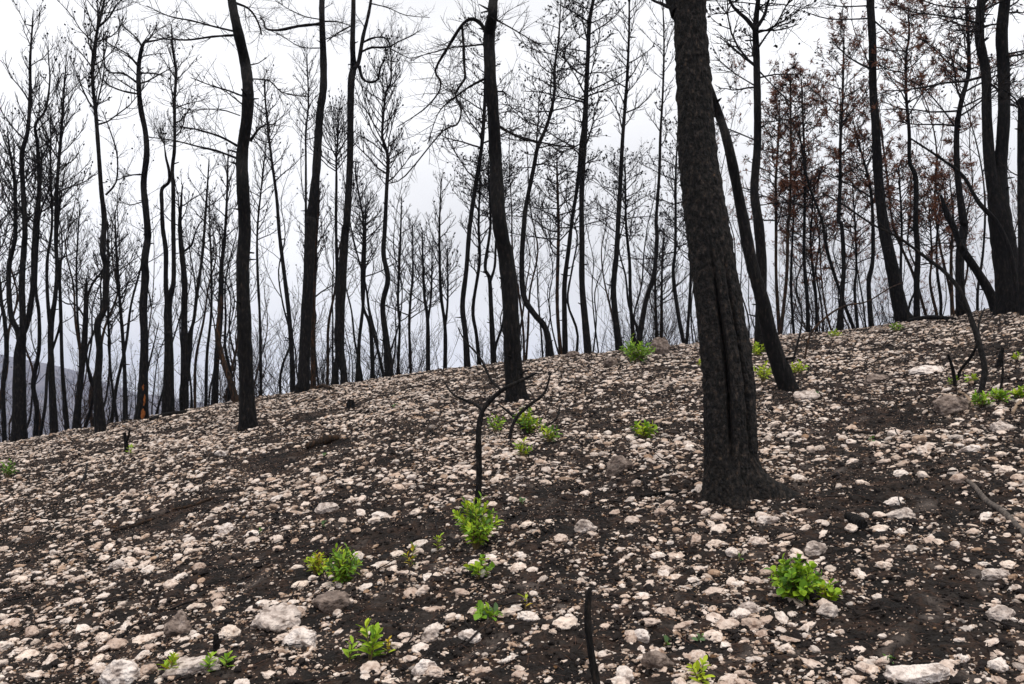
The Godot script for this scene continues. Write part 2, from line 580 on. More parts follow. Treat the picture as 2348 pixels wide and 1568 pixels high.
# ------------------------------------------------------------------ the scene
func _ready():
	rng.seed = 20240
	nz.seed = 4
	nz.frequency = 0.1
	nz.fractal_octaves = 3
	nz2.seed = 8
	nz2.frequency = 0.01
	nz2.fractal_octaves = 2
	view_and_light()
	materials()
	terrain()
	near_pines()
	ridge_pines_west()
	ridge_pines_east()
	woods_behind()
	sticks()
	big_rocks()
	stones()
	plants()

func view_and_light():
	var cam := Camera3D.new()
	cam.name = "camera"
	cam.position = Vector3(0, EYE, 0)
	cam.rotation = Vector3(PITCH, 0, 0)
	cam.fov = 40.0
	cam.near = 0.1
	cam.far = 9000.0
	add_child(cam)
	cam.current = true
	# an even white overcast with faint, broad cloud
	var f := FastNoiseLite.new()
	f.seed = 12
	f.frequency = 1.1
	f.fractal_octaves = 4
	var im := Image.create(512, 256, false, Image.FORMAT_RGBF)
	for y in 256:
		for x in 512:
			var el := (0.5 - (y + 0.5) / 256.0) * PI
			var az := (x + 0.5) / 512.0 * TAU
			var k := f.get_noise_3d(cos(az) * cos(el), sin(el) * 2.2, sin(az) * cos(el))
			var s := (0.83 + 0.26 * k) * (1.0 + 0.55 * maxf(sin(el), 0.0))  # an overcast is brighter overhead
			im.set_pixel(x, y, Color(s * 0.982, s * 0.986, s * 1.01))
	var psm := PanoramaSkyMaterial.new()
	psm.panorama = ImageTexture.create_from_image(im)
	var sky := Sky.new()
	sky.sky_material = psm
	var env := Environment.new()
	env.background_mode = Environment.BG_SKY
	env.sky = sky
	env.ambient_light_source = Environment.AMBIENT_SOURCE_SKY
	env.tonemap_mode = Environment.TONE_MAPPER_LINEAR
	env.tonemap_exposure = 1.12
	env.sdfgi_enabled = true
	env.ssao_enabled = true
	env.ssil_enabled = true
	env.fog_enabled = true
	env.fog_density = 0.0003
	env.fog_light_color = Color(0.78, 0.84, 1.0)
	var we := WorldEnvironment.new()
	we.name = "environment"
	we.environment = env
	add_child(we)
	var sun := DirectionalLight3D.new()
	sun.name = "sun"
	sun.light_energy = 0.5
	sun.light_color = Color(1.0, 0.97, 0.92)
	sun.light_angular_distance = 25.0
	sun.shadow_enabled = true
	sun.rotation_degrees = Vector3(-74, 25, 0)
	add_child(sun)

func terrain():
	# one sheet, finer where the camera looks
	var xs := PackedFloat32Array()
	var ds := PackedFloat32Array()
	var a := 0.0
	var half := [0.0]
	while a < 2200.0:
		a += 0.05 if a < 6.0 else (0.09 if a < 13.0 else a * 0.09 - 1.0)
		half.append(a)
	for i in range(half.size() - 1, 0, -1): xs.append(-half[i])
	for h in half: xs.append(h)
	a = -1500.0
	while a < -2.0:
		ds.append(a)
		a += maxf(0.5, -a * 0.3)
	a = -2.0
	while a < 1700.0:
		ds.append(a)
		a += 0.2 if a < 2.4 else (0.045 if a < 10.0 else (0.07 if a < 19.0 else maxf(0.25, (a - 17.0) * 0.12)))
	var acc := Acc.new()
	var w := xs.size()
	for d in ds:
		for x in xs:
			var h := hgt(x, d)
			if absf(x) < 14.0 and d > -2.0 and d < 30.0:
				h += bump(x, d) + 0.02 * nz2.get_noise_2d(x * 800.0, d * 800.0)
			acc.v.append(Vector3(x, h, -d))
	acc.n.resize(acc.v.size())
	for j in ds.size():
		for i in w:
			var p := acc.v[j * w + i]
			var l := acc.v[j * w + maxi(i - 1, 0)]
			var r := acc.v[j * w + mini(i + 1, w - 1)]
			var b := acc.v[maxi(j - 1, 0) * w + i]
			var t := acc.v[mini(j + 1, ds.size() - 1) * w + i]
			acc.n[j * w + i] = (r - l).cross(t - b).normalized()
			if i < w - 1 and j < ds.size() - 1:
				var q := j * w + i
				acc.quad(q, q + w, q + w + 1, q + 1)
	var g := put("ground", acc.mesh(M.soil), self)
	g.set_meta("kind", "structure")
	# far blue hills beyond the valley
	var hl := Acc.new()
	var hn := FastNoiseLite.new()
	hn.seed = 3
	hn.frequency = 0.0016
	hn.fractal_octaves = 5
	for j in 21:
		for i in 121:
			var x := -2100.0 + i * 35.0
			var t := j / 20.0
			var ridge := 52.0 + 120.0 * (1.0 / (1.0 + exp((x + 590.0) / 110.0))) + 30.0 * hn.get_noise_2d(x, 0.0)
			var y := -45.0 + ridge * pow(sin(t * PI), 1.2) + 16.0 * hn.get_noise_2d(x * 3.0, t * 900.0) * sin(t * PI)
			hl.v.append(Vector3(x, y, -1150.0 - t * 500.0))
	hl.n.resize(hl.v.size())
	for j in 21:
		for i in 121:
			var q := j * 121 + i
			var l := hl.v[j * 121 + maxi(i - 1, 0)]
			var r := hl.v[j * 121 + mini(i + 1, 120)]
			var b := hl.v[maxi(j - 1, 0) * 121 + i]
			var t := hl.v[mini(j + 1, 20) * 121 + i]
			hl.n[q] = (r - l).cross(t - b).normalized()
			if i < 120 and j < 20: hl.quad(q, q + 121, q + 122, q + 1)
	var h := put("hills", hl.mesh(M.hill), self)
	h.set_meta("kind", "structure")

# the thick trunk in the foreground, with bark plates and two deep seams
func near_pines():
	var ft := foot(1684, 1148)
	var d := -ft.z
	var root := base("burnt_pine", ft)
	tag(root, "thickest charred pine trunk, nearest the camera, with two deep vertical seams", "tree", "burnt pines standing on the open slope")
	# x, y, width
	var line := [[1688, 1190, 128], [1684, 1150, 124], [1679, 1110, 119], [1673, 1032, 114], [1667, 886, 112], [1656, 776, 108], [1637, 630, 102], [1615, 470, 88], [1598, 336, 79], [1590, 202, 73], [1583, 67, 70], [1576, -60, 70], [1566, -200, 66], [1556, -420, 58], [1560, -700, 40]]
	var P := []
	for q in line:
		var p := at(q[0], q[1], d)
		P.append([p - ft, q[2] * 0.5 / F * d])
	var S := smooth(P, 40)
	var cell := FastNoiseLite.new()
	cell.noise_type = FastNoiseLite.TYPE_CELLULAR
	cell.cellular_return_type = FastNoiseLite.RETURN_DISTANCE2_SUB
	cell.frequency = 1.0
	cell.seed = 5
	var a := Acc.new()
	var sides := 170
	for i in S.size():
		var c: Vector3 = S[i][0]
		var r: float = S[i][1]
		# where this ring stands in the photograph's rows
		var y := lerpf(line[i / 40][1], line[mini(i / 40 + 1, line.size() - 1)][1], (i % 40) / 40.0)
		var low := clampf((y - 560.0) / 160.0, 0.0, 1.0) * clampf((1090.0 - y) / 120.0, 0.0, 1.0)
		for s in sides:
			var th := TAU * s / sides
			# th 0 faces the camera, positive towards the right of the picture
			var dir := Vector3(sin(th), 0, cos(th))
			var k := wrapf(th, -PI, PI)
			var q := r
			q *= 1.0 + low * 0.06 * cos(k * 5.0 - 0.6)
			for seam in [[-0.24 + 0.00012 * (y - 630.0), 0.09, 0.5], [0.46 + 0.0009 * (y - 720.0), 0.085, 0.42], [2.4, 0.1, 0.2]]:
				var e: float = wrapf(k - seam[0], -PI, PI) / seam[1]
				q -= r * low * seam[2] * exp(-e * e)
			# roots spread at the foot, the largest to the right
			var g := clampf((y - 1040.0) / 130.0, 0.0, 1.0)
			q += g * g * (0.5 * exp(-pow(wrapf(k - 1.15, -PI, PI) / 0.3, 2.0)) + 0.06 * exp(-pow(wrapf(k + 1.4, -PI, PI) / 0.4, 2.0)) + 0.05 * exp(-pow(wrapf(k + 0.1, -PI, PI) / 0.35, 2.0)))
			var w := dir * r * 25.0 + Vector3(0, c.y * 9.0, 0)
			var plate := clampf(cell.get_noise_3dv(w) + 1.0, 0.0, 0.55)
			q += 0.03 * plate + 0.006 * nz2.get_noise_3dv(dir * 40.0 + Vector3(0, c.y * 90.0, 0)) * 2.0 + 0.003 * nz2.get_noise_3dv(w * 160.0)
			a.v.append(c + dir * q)
	a.n.resize(a.v.size())
	for i in S.size():
		for s in sides:
			var l := a.v[i * sides + (s + sides - 1) % sides]
			var r := a.v[i * sides + (s + 1) % sides]
			var b := a.v[maxi(i - 1, 0) * sides + s]
			var t := a.v[mini(i + 1, S.size() - 1) * sides + s]
			a.n[i * sides + s] = (r - l).cross(b - t).normalized() * -1.0
			if i < S.size() - 1:
				var q := i * sides + s
				a.quad(q, q + sides, (i + 1) * sides + (s + 1) % sides, i * sides + (s + 1) % sides)
	for i in a.v.size():
		var c: Vector3 = S[i / sides][0]
		if a.n[i].dot(a.v[i] - c) < 0.0: a.n[i] = -a.n[i]
	put("trunk", a.mesh(M.nearbark), root)
	var tw := Acc.new()
	for L in [[40, 6, 1556, 30, 1540, 0, 1515, -60, 1490, -160, 1450, -300], [9, 3, 1540, 20, 1515, 8, 1496, 0, 1450, -30, 1400, -50]]:
		var Q := []
		var cnt: int = (L.size() - 2) / 2
		for k in cnt:
			Q.append([at(L[2 + 2 * k], L[3 + 2 * k], d + 0.06 * k) - ft, lerpf(L[0], L[1], float(k) / (cnt - 1)) * 0.5 / F * d])
		var b := Acc.new()
		tube_of(b, smooth(Q, 6), 12, 0.04)
		put("branch", b.mesh(M.bark), root)
	dress(tw, S.slice(500), S[500][0].y, style("sparse"))
	put("twigs", tw.mesh(M.twig), root).set_meta("kind", "stuff")

	var og := "burnt pines standing on the open slope"
	pine("straight burnt pine on bare slope at left, long thin branches reaching left", 0, [[570, 982, 50, 568, 965, 40, 565, 886, 34, 560, 751, 31, 556, 617, 30, 561, 524, 28, 556, 420, 28, 555, 353, 27, 566, 269, 27, 568, 202, 26, 561, 141, 25, 544, 67, 23, 531, 0, 20]], "bare", 300, [
		[6, 2, 534, 81, 487, 84, 437, 91, 397, 91, 350, 86], [5, 2, 533, 71, 487, 60, 437, 47, 387, 37, 336, 13], [5, 2, 555, 220, 524, 208, 481, 195, 437, 178], [7, 2, 543, 334, 504, 313, 447, 296, 403, 290], [7, 2, 543, 363, 497, 346, 454, 336, 403, 323, 336, 313], [8, 2, 573, 323, 593, 296, 610, 284], [4, 2, 573, 181, 617, 185, 647, 212, 704, 222], [6, 3, 540, 7, 570, 20, 590, 48, 600, 80], [3, 1.5, 550, 265, 500, 250, 440, 252, 400, 240]], "burnt_pine", null, og)
	pine("burnt pine with wiry branches arching over and down on its left", 0, [[1188, 918, 62, 1183, 900, 50, 1176, 835, 42, 1172, 751, 40, 1168, 667, 37, 1158, 583, 36, 1144, 504, 34, 1136, 370, 30, 1131, 269, 28, 1124, 168, 27, 1121, 84, 28, 1129, 34, 24, 1131, 0, 22]], "bare", 200, [
		[11, 2, 1115, 72, 1097, 50, 1077, 44, 1057, 60, 1027, 108, 998, 160, 1010, 188, 1003, 215, 970, 252, 909, 292], [8, 2, 1059, 58, 1062, 101, 1064, 151, 1065, 181, 1044, 215, 1057, 252, 1047, 286, 1013, 302, 929, 403, 892, 420], [5, 2, 1112, 101, 1070, 106, 1027, 111, 943, 134], [6, 2, 1117, 178, 1077, 198, 1044, 222, 1027, 235, 1003, 262, 980, 330], [5, 2, 1131, 45, 1146, 50, 1190, 75, 1243, 107], [7, 2, 1145, 290, 1165, 302, 1200, 319, 1237, 326, 1294, 336, 1324, 334], [4, 2, 1140, 210, 1157, 212, 1165, 240, 1200, 262]], "burnt_pine", null, og)
	pine("burnt pine leaning left out of the slope right behind the thickest trunk", 0, [[1812, 892, 52, 1803, 880, 44, 1769, 785, 36, 1746, 684, 31, 1722, 600, 28, 1697, 470, 25, 1670, 336, 22, 1650, 269, 20, 1630, 215, 19, 1605, 140, 17, 1580, 60, 15, 1565, 0, 12]], "bare", 200, [], "burnt_pine", null, og)

func ridge_pines_west():
	pine("thin wavering pine at the very left edge of the picture", 19.5, [[10, 1010, 11, 7, 886, 10, 15, 808, 10, 10, 731, 9, 2, 684, 8, -8, 560, 7, -15, 400, 5]], "plume", 700)
	pine("leftmost thick pine splitting low into three tall plumed stems", 17.6, [[44, 1003, 36, 44, 940, 31, 45, 818, 26, 52, 751, 15, 50, 650, 13, 55, 566, 13, 57, 524, 12, 52, 420, 11, 50, 353, 11, 64, 296, 9, 69, 202, 7, 69, 134, 6, 74, 60, 4], [47, 790, 15, 40, 758, 13, 24, 718, 12, 20, 617, 11, 34, 550, 10, 35, 516, 9, 33, 420, 7, 20, 330, 4], [50, 770, 13, 64, 734, 13, 76, 650, 12, 77, 583, 12, 82, 504, 11, 89, 437, 9, 86, 336, 8, 81, 286, 7, 104, 252, 5, 114, 185, 4, 111, 134, 3]], "plume", 560)
	pine("slim bent pine close right of the three-stemmed pine at far left", 18.6, [[81, 1000, 12, 84, 936, 12, 76, 879, 11, 89, 802, 9, 89, 718, 8, 81, 650, 8, 88, 520, 6, 95, 380, 4]], "fine", 600)
	pine("pine forking like a tuning fork at mid height near left edge", 17.8, [[124, 990, 19, 119, 886, 15, 116, 758, 13, 126, 684, 10, 131, 617, 9, 128, 550, 9, 131, 420, 8, 139, 319, 7, 145, 235, 5, 150, 160, 3], [117, 765, 11, 109, 684, 8, 108, 600, 7, 119, 516, 6, 116, 403, 5, 116, 302, 3]], "plume", 520)
	pine("slim pine leaning left just right of the tuning-fork pine", 18.2, [[154, 987, 12, 143, 852, 9, 139, 718, 8, 136, 634, 7, 130, 560, 6, 136, 460, 4]], "fine", 620)
	pine("pine with crooked candelabra top ending at mid height on left ridge", 18.0, [[173, 983, 16, 183, 886, 14, 193, 785, 13, 197, 704, 11, 197, 677, 9], [197, 690, 7, 212, 650, 6, 232, 624, 4], [197, 735, 5, 175, 700, 4, 150, 695, 3]], "sparse", 690)
	pine("thread-thin pine rising beside the candelabra-topped pine", 20.0, [[183, 960, 7, 183, 800, 6, 178, 735, 5, 175, 650, 5, 176, 583, 4, 181, 500, 3]], "fine", 720)
	pine("tall snaking pine with bushy crown, second gap from left ridge end", 0, [[232, 988, 22, 224, 886, 17, 228, 802, 15, 223, 745, 15, 240, 701, 14, 242, 610, 13, 235, 576, 13, 239, 504, 12, 232, 437, 10, 225, 336, 9, 218, 242, 9, 213, 202, 8, 212, 144, 8, 218, 101, 8, 225, 60, 6, 239, 0, 5]], "plume", 300, [[5, 2, 242, 447, 266, 417, 269, 363, 259, 319, 235, 255], [5, 2, 222, 66, 250, 40, 266, 12, 280, 0]])
	pine("thin straight pine in pair left of the orange-scarred pine", 18.6, [[287, 968, 13, 286, 869, 9, 282, 785, 8, 274, 684, 7, 267, 583, 6, 264, 520, 4]], "fine", 760)
	pine("thinnest zigzag pine in pair left of the orange-scarred pine", 19.4, [[269, 971, 8, 255, 869, 6, 250, 785, 6, 247, 684, 5, 249, 600, 5, 247, 540, 4]], "fine", 800)
	var sc: Node3D = pine("pine with orange burn scar at its foot and crooked flat crown", 16.9, [[323, 966, 34, 326, 930, 25, 329, 852, 20, 331, 778, 18, 328, 704, 18, 333, 634, 17, 331, 600, 17, 338, 550, 16, 338, 524, 16, 333, 470, 15, 329, 420, 14, 336, 353, 13, 333, 302, 12, 323, 252, 12, 318, 202, 11, 318, 151, 10, 324, 114, 9, 331, 97, 7, 345, 85, 4]], "sparse", 250, [
		[5, 2, 316, 151, 292, 124, 255, 104, 232, 84], [6, 2, 312, 188, 282, 168, 249, 165, 232, 134], [5, 2, 314, 215, 279, 208, 249, 195, 235, 181], [4, 2, 324, 168, 353, 168, 376, 175], [4, 2, 328, 400, 296, 402, 269, 413], [5, 2, 326, 110, 313, 87, 286, 64, 270, 40], [5, 2, 331, 97, 370, 90, 400, 82], [3, 1.5, 333, 460, 296, 470, 270, 455], [4, 2, 336, 655, 345, 690, 338, 715], [5, 2, 335, 860, 350, 800, 364, 740]])
	# the bare orange wood of the scar
	var spot := Acc.new()
	for q in [[327, 961, 11, 24], [331, 930, 5, 26], [328, 895, 4, 14]]:
		var c := at(q[0], q[1] - q[3] * 0.5, 16.9 - 0.115 + 0.0006 * (960.0 - q[1])) - sc.position
		var hw: float = q[2] * 0.5 / F * 17.0
		var hh: float = q[3] * 0.5 / F * 17.0
		var pts := PackedVector3Array()
		var rad := PackedFloat32Array()
		for k in 7:
			pts.append(c + Vector3(rr(-0.01, 0.01), -hh + hh * k / 3.0, 0))
			rad.append(hw * sin(0.3 + 2.6 * k / 6.0) * rr(0.85, 1.1))
		spot.tube(pts, rad, 8, true)
	put("scorched_scar", spot.mesh(M.orangewood), sc).set_meta("label", "orange bare wood showing through the char")
	pine("pine forked into a stump-topped stem and a tall thin stem", 17.0, [[385, 948, 24, 387, 818, 20, 385, 704, 18, 397, 650, 10, 398, 583, 10, 397, 524, 10, 397, 437, 9, 395, 386, 8, 400, 336, 8, 400, 235, 7, 403, 168, 6, 395, 100, 4], [385, 715, 13, 380, 650, 11, 380, 576, 11, 373, 524, 10, 371, 470, 9, 371, 434, 9, 387, 417, 8, 387, 390, 7, 380, 360, 5]], "fine", 330)
	pine("two-stemmed pine with knobbly bent top left of the brown leaning trunk", 17.2, [[422, 936, 20, 423, 850, 18, 422, 718, 15, 423, 650, 13, 417, 583, 12, 412, 516, 9, 415, 470, 6], [428, 870, 13, 435, 802, 9, 434, 768, 8, 444, 734, 8, 452, 667, 8, 464, 583, 7, 470, 504, 6, 477, 400, 4]], "sparse", 560, [[6, 2, 417, 580, 440, 560, 447, 533, 462, 505]])
	pine("black ragged pine behind the brown leaning trunk", 18.5, [[491, 936, 14, 496, 835, 12, 504, 734, 13, 507, 650, 12, 507, 617, 10, 514, 550, 7, 519, 480, 6, 522, 380, 4]], "fine", 720)
	pine("brown scorched trunk leaning left with unburnt bark showing", 17.0, [[546, 925, 15, 530, 880, 13, 514, 835, 12, 501, 785, 12, 500, 745, 10, 506, 690, 8]], "bare", 800, [], "burnt_pine", M.brownbark)
	pine("hair-thin pine between the two-stemmed pine and brown leaning trunk", 20.0, [[472, 936, 8, 474, 818, 7, 484, 718, 6, 484, 617, 5, 480, 500, 3]], "fine", 700)
	pine("thin pine right behind the straight slope pine at left", 20.0, [[598, 911, 8, 597, 818, 7, 595, 718, 6, 590, 617, 6, 590, 524, 5, 600, 420, 4, 607, 353, 3]], "fine", 560)
	pine("slender pine leaning slightly left between two thick left-hand trunks", 17.8, [[671, 898, 13, 669, 818, 11, 662, 718, 10, 650, 617, 9, 640, 533, 8, 634, 454, 7, 623, 370, 6, 613, 286, 5, 607, 215, 4]], "fine", 420)
	pine("tall thick pine on ridge with one long branch bent left near top", 0, [[694, 894, 36, 696, 870, 29, 699, 785, 25, 706, 650, 25, 712, 516, 25, 714, 497, 23, 724, 403, 20, 729, 319, 19, 734, 252, 18, 741, 202, 17, 741, 134, 16, 738, 50, 14, 738, 0, 13]], "bare", 200, [[8, 3, 733, 55, 684, 60, 640, 69, 610, 66, 605, 50, 596, 40], [4, 2, 744, 49, 775, 50, 805, 60], [3, 1.5, 738, 45, 700, 38, 660, 20, 630, 0], [3, 1.5, 735, 110, 690, 108, 650, 85, 620, 70], [3, 1.5, 746, 90, 775, 80, 805, 70]])
	pine("brownish thin pine tucked against the right side of a thick trunk", 18.8, [[718, 888, 13, 718, 718, 10, 722, 617, 9, 724, 550, 8, 730, 470, 5]], "fine", 700, [], "burnt_pine", M.brownbark)
	pine("needle-thin pole with feathery tip left of the tall thick pine", 21.0, [[701, 880, 7, 701, 600, 6, 701, 497, 6, 701, 370, 5, 701, 302, 5, 707, 235, 4, 704, 150, 3]], "fine", 330)
	pine("two-legged pine with gap at foot and S-shaped branch below its fork", 16.9, [[790, 885, 16, 787, 850, 15, 779, 805, 22, 778, 751, 22, 783, 650, 21, 791, 533, 18, 795, 504, 17, 802, 370, 15, 803, 269, 15, 805, 185, 17, 810, 155, 15, 808, 101, 12, 810, 0, 11], [766, 886, 16, 769, 850, 14, 777, 805, 13, 778, 780, 12], [812, 157, 11, 822, 141, 10, 832, 84, 9, 842, 44, 8, 850, 0, 7]], "bare", 100, [[6, 2, 832, 97, 855, 87, 879, 86, 892, 97, 893, 110], [6, 2, 830, 118, 852, 109, 889, 108, 912, 96, 939, 84, 960, 71], [8, 4, 823, 151, 830, 178, 845, 188, 865, 183, 872, 155, 882, 135], [4, 2, 803, 60, 775, 75, 750, 95], [3, 1.5, 850, 8, 890, 18, 930, 35, 985, 40], [3, 1.5, 892, 110, 920, 125, 950, 140]])
	pine("thin pine half hidden behind the two-legged pine", 19.5, [[772, 885, 9, 772, 700, 8, 773, 634, 8, 770, 516, 7, 771, 420, 6, 771, 360, 5, 775, 300, 3]], "plume", 400)
	pine("feathery pine with full crown standing right of the two-legged pine", 17.4, [[894, 866, 19, 886, 785, 15, 877, 701, 12, 889, 640, 12, 879, 583, 11, 882, 524, 10, 886, 437, 9, 889, 363, 8, 877, 319, 6, 877, 286, 6, 884, 215, 5, 896, 185, 4, 896, 130, 3]], "plume", 440, [[3, 1.5, 880, 350, 850, 325, 815, 305], [3, 1.5, 893, 365, 915, 352, 935, 335]])
	pine("thin pine whose foot leans right, crossing its neighbour", 18.4, [[855, 874, 11, 849, 751, 8, 832, 701, 7, 830, 617, 7, 833, 550, 6, 832, 500, 5, 818, 420, 4]], "fine", 560)
	pine("thin pine whose foot leans left, crossing its neighbour", 18.2, [[820, 881, 11, 823, 785, 8, 832, 701, 7, 836, 600, 6, 838, 500, 4]], "fine", 640)

func ridge_pines_east():
	pine("thin wispy pine, first after the feathery full-crowned pine", 22, [[912, 850, 7, 916, 751, 6, 912, 684, 6, 917, 566, 5, 920, 480, 3]], "fine", 760)
	pine("thin wispy pine, second after the feathery full-crowned pine", 23, [[941, 850, 7, 938, 751, 6, 941, 684, 6, 946, 634, 5, 946, 540, 3]], "fine", 740)
	pine("small pine with forked middle among the wispy pines", 20, [[981, 854, 11, 980, 734, 8, 973, 684, 7, 970, 617, 5, 968, 560, 4], [980, 740, 6, 988, 680, 5, 990, 600, 3]], "fine", 720)
	pine("leggy small pine with split foot among the wispy pines", 20, [[1020, 848, 10, 1020, 751, 8, 1010, 667, 7, 1007, 533, 5, 1010, 440, 3], [1020, 750, 6, 1026, 690, 5, 1026, 600, 3]], "fine", 700)
	pine("tall slender pine left of the arching-branched pine, leaning right upward", 18.5, [[1072, 846, 14, 1067, 768, 12, 1060, 701, 12, 1069, 617, 11, 1077, 516, 10, 1091, 420, 10, 1104, 336, 9, 1111, 235, 8, 1112, 168, 6, 1112, 90, 4]], "layer", 470)
	pine("crooked thin pine between tall slender pine and arching-branched pine", 19.5, [[1099, 842, 11, 1092, 768, 8, 1084, 707, 8, 1099, 600, 7, 1097, 516, 6, 1100, 420, 4]], "fine", 640)
	pine("pine forking in a U just left of the arching-branched pine", 19, [[1132, 840, 14, 1126, 718, 11, 1122, 640, 9, 1112, 610, 8, 1124, 516, 6, 1120, 400, 4], [1123, 645, 7, 1134, 610, 6, 1137, 550, 5, 1150, 450, 3]], "layer", 520)
	pine("pine with swept, hockey-stick foot right of the arching-branched pine", 17.2, [[1264, 820, 16, 1256, 775, 15, 1246, 745, 14, 1223, 718, 14, 1200, 677, 13, 1196, 600, 12, 1201, 516, 11, 1206, 470, 10, 1223, 386, 10, 1233, 336, 9, 1254, 286, 8, 1270, 218, 7, 1272, 151, 6, 1280, 94, 5, 1284, 30, 3]], "layer", 400, [[5, 2, 1237, 326, 1200, 315, 1160, 300]])
	pine("reddish thin pine, left of a close pair on the ridge", 19, [[1286, 818, 11, 1280, 751, 8, 1277, 684, 8, 1279, 583, 8, 1280, 516, 7, 1277, 400, 5]], "layer", 600, [], "burnt_pine", M.brownbark)
	pine("pine leaning right upward until it touches its taller neighbour", 18, [[1296, 820, 13, 1294, 734, 12, 1294, 650, 11, 1304, 566, 10, 1311, 504, 9, 1324, 420, 9, 1331, 336, 8, 1336, 290, 6, 1340, 220, 4]], "sparse", 500)
	pine("tall straight pine with dark layered crown above the ridge centre", 17.4, [[1348, 812, 19, 1341, 734, 15, 1334, 650, 14, 1334, 550, 13, 1333, 504, 12, 1334, 420, 12, 1341, 302, 12, 1344, 202, 11, 1348, 118, 10, 1351, 50, 10, 1360, 0, 8]], "layer", 420, [[5, 2, 1348, 50, 1314, 27, 1280, 10], [4, 2, 1343, 230, 1300, 215, 1255, 180], [4, 2, 1345, 210, 1400, 185, 1440, 160]])
	pine("slender wavy pine rising behind the left of the ridge bush", 17.8, [[1420, 806, 19, 1410, 718, 14, 1406, 657, 13, 1413, 583, 12, 1418, 487, 11, 1422, 420, 10, 1427, 319, 9, 1432, 252, 8, 1438, 168, 7, 1442, 67, 5, 1442, 0, 4]], "fine", 330)
	pine("thin pine sharing the ridge bush with two taller pines", 19.5, [[1452, 800, 9, 1445, 684, 8, 1443, 600, 7, 1435, 516, 6, 1433, 400, 4]], "layer", 560)
	pine("slender pine curving right then upright behind the ridge bush", 17.8, [[1463, 800, 14, 1472, 735, 12, 1482, 684, 11, 1499, 627, 10, 1506, 550, 9, 1504, 504, 8, 1511, 403, 7, 1514, 302, 6, 1519, 218, 5, 1522, 101, 4, 1519, 0, 3]], "fine", 340)
	pine("short thin pine above the dark ridge rock, left one", 21, [[1506, 800, 8, 1506, 771, 8, 1502, 684, 6, 1502, 600, 4]], "fine", 720)
	pine("short thin pine above the dark ridge rock, right one", 21, [[1514, 800, 8, 1516, 768, 8, 1517, 634, 5, 1520, 560, 3]], "fine", 700)
	pine("V-shaped double pine just left of the thickest trunk", 18.4, [[1570, 800, 11, 1554, 718, 9, 1543, 627, 8, 1548, 566, 7, 1549, 400, 5, 1552, 330, 3], [1573, 798, 8, 1581, 684, 7, 1583, 617, 6, 1580, 500, 3]], "layer", 600)
	pine("tall pine with candelabra top right of the thickest trunk", 12.6, [[1748, 860, 30, 1743, 751, 24, 1746, 617, 23, 1739, 516, 23, 1729, 437, 20, 1736, 336, 18, 1736, 235, 17, 1734, 134, 16, 1732, 67, 15, 1738, 0, 10], [1732, 70, 12, 1712, 45, 10, 1690, 25, 8, 1672, 0, 6], [1733, 66, 9, 1752, 35, 8, 1762, 0, 6]], "layer", 200, [[4, 2, 1728, 150, 1690, 120, 1650, 85], [4, 2, 1728, 195, 1680, 165, 1640, 130], [4, 2, 1728, 320, 1680, 300, 1640, 285], [5, 2, 1740, 70, 1790, 68, 1830, 55], [4, 2, 1742, 165, 1790, 215, 1830, 250], [3, 2, 1740, 280, 1800, 275, 1840, 262]])
	var ng := "pines with scorched brown needles on the right"
	pine("thin pine with rusty needles nearest right of candelabra-topped pine", 18.4, [[1787, 770, 9, 1779, 634, 7, 1779, 516, 7, 1778, 420, 6, 1783, 336, 5, 1786, 270, 4]], "needle", 540, [], "burnt_pine", M.brownbark, ng)
	pine("thin left-leaning pine with rusty needles, second right of candelabra-topped pine", 18.0, [[1789, 770, 9, 1803, 634, 8, 1806, 516, 7, 1810, 487, 7, 1813, 336, 5, 1812, 205, 4]], "needle", 500, [], "burnt_pine", M.brownbark, ng)
	pine("threadlike pine, third right of candelabra-topped pine", 20, [[1820, 772, 7, 1813, 650, 6, 1818, 516, 5, 1822, 420, 4]], "needle", 560, [], "burnt_pine", null, ng)
	pine("thin pine with clumped dark top among the rusty-needled pines", 18.6, [[1853, 770, 11, 1850, 684, 9, 1843, 583, 8, 1845, 403, 6, 1838, 215, 4]], "needle", 500, [], "burnt_pine", null, ng)
	pine("short bushy pine with kinked stem among the rusty-needled pines", 19.6, [[1872, 762, 8, 1870, 677, 7, 1858, 566, 6, 1862, 480, 4]], "needle", 660, [], "burnt_pine", null, ng)
	pine("spindly trunk slanting up left, propped in the rusty-needled pines", 17.2, [[1957, 754, 9, 1934, 694, 8, 1914, 634, 8, 1894, 566, 8, 1884, 504, 7, 1853, 420, 6, 1835, 320, 4]], "sparse", 560, [], "burnt_pine", null, ng)
	pine("straight dark pine with small leafy tufts midway along right ridge", 17.0, [[1921, 762, 15, 1931, 667, 10, 1934, 600, 10, 1929, 516, 9, 1922, 504, 9, 1926, 420, 8, 1926, 336, 7, 1931, 235, 6, 1934, 110, 4]], "needle", 420, [], "burnt_pine", null, ng)
	pine("thin pine left of the heavy leaning right-ridge trunk, farther one", 19.8, [[1966, 755, 8, 1959, 667, 7, 1963, 617, 6, 1961, 533, 5, 1955, 440, 3]], "needle", 620, [], "burnt_pine", null, ng)
	pine("bent pine left of the heavy leaning right-ridge trunk, nearer one", 17.6, [[1997, 748, 13, 1991, 650, 11, 2000, 600, 10, 2001, 516, 9, 1996, 437, 7, 1985, 387, 6, 1961, 302, 4]], "needle", 470, [], "burnt_pine", null, ng)
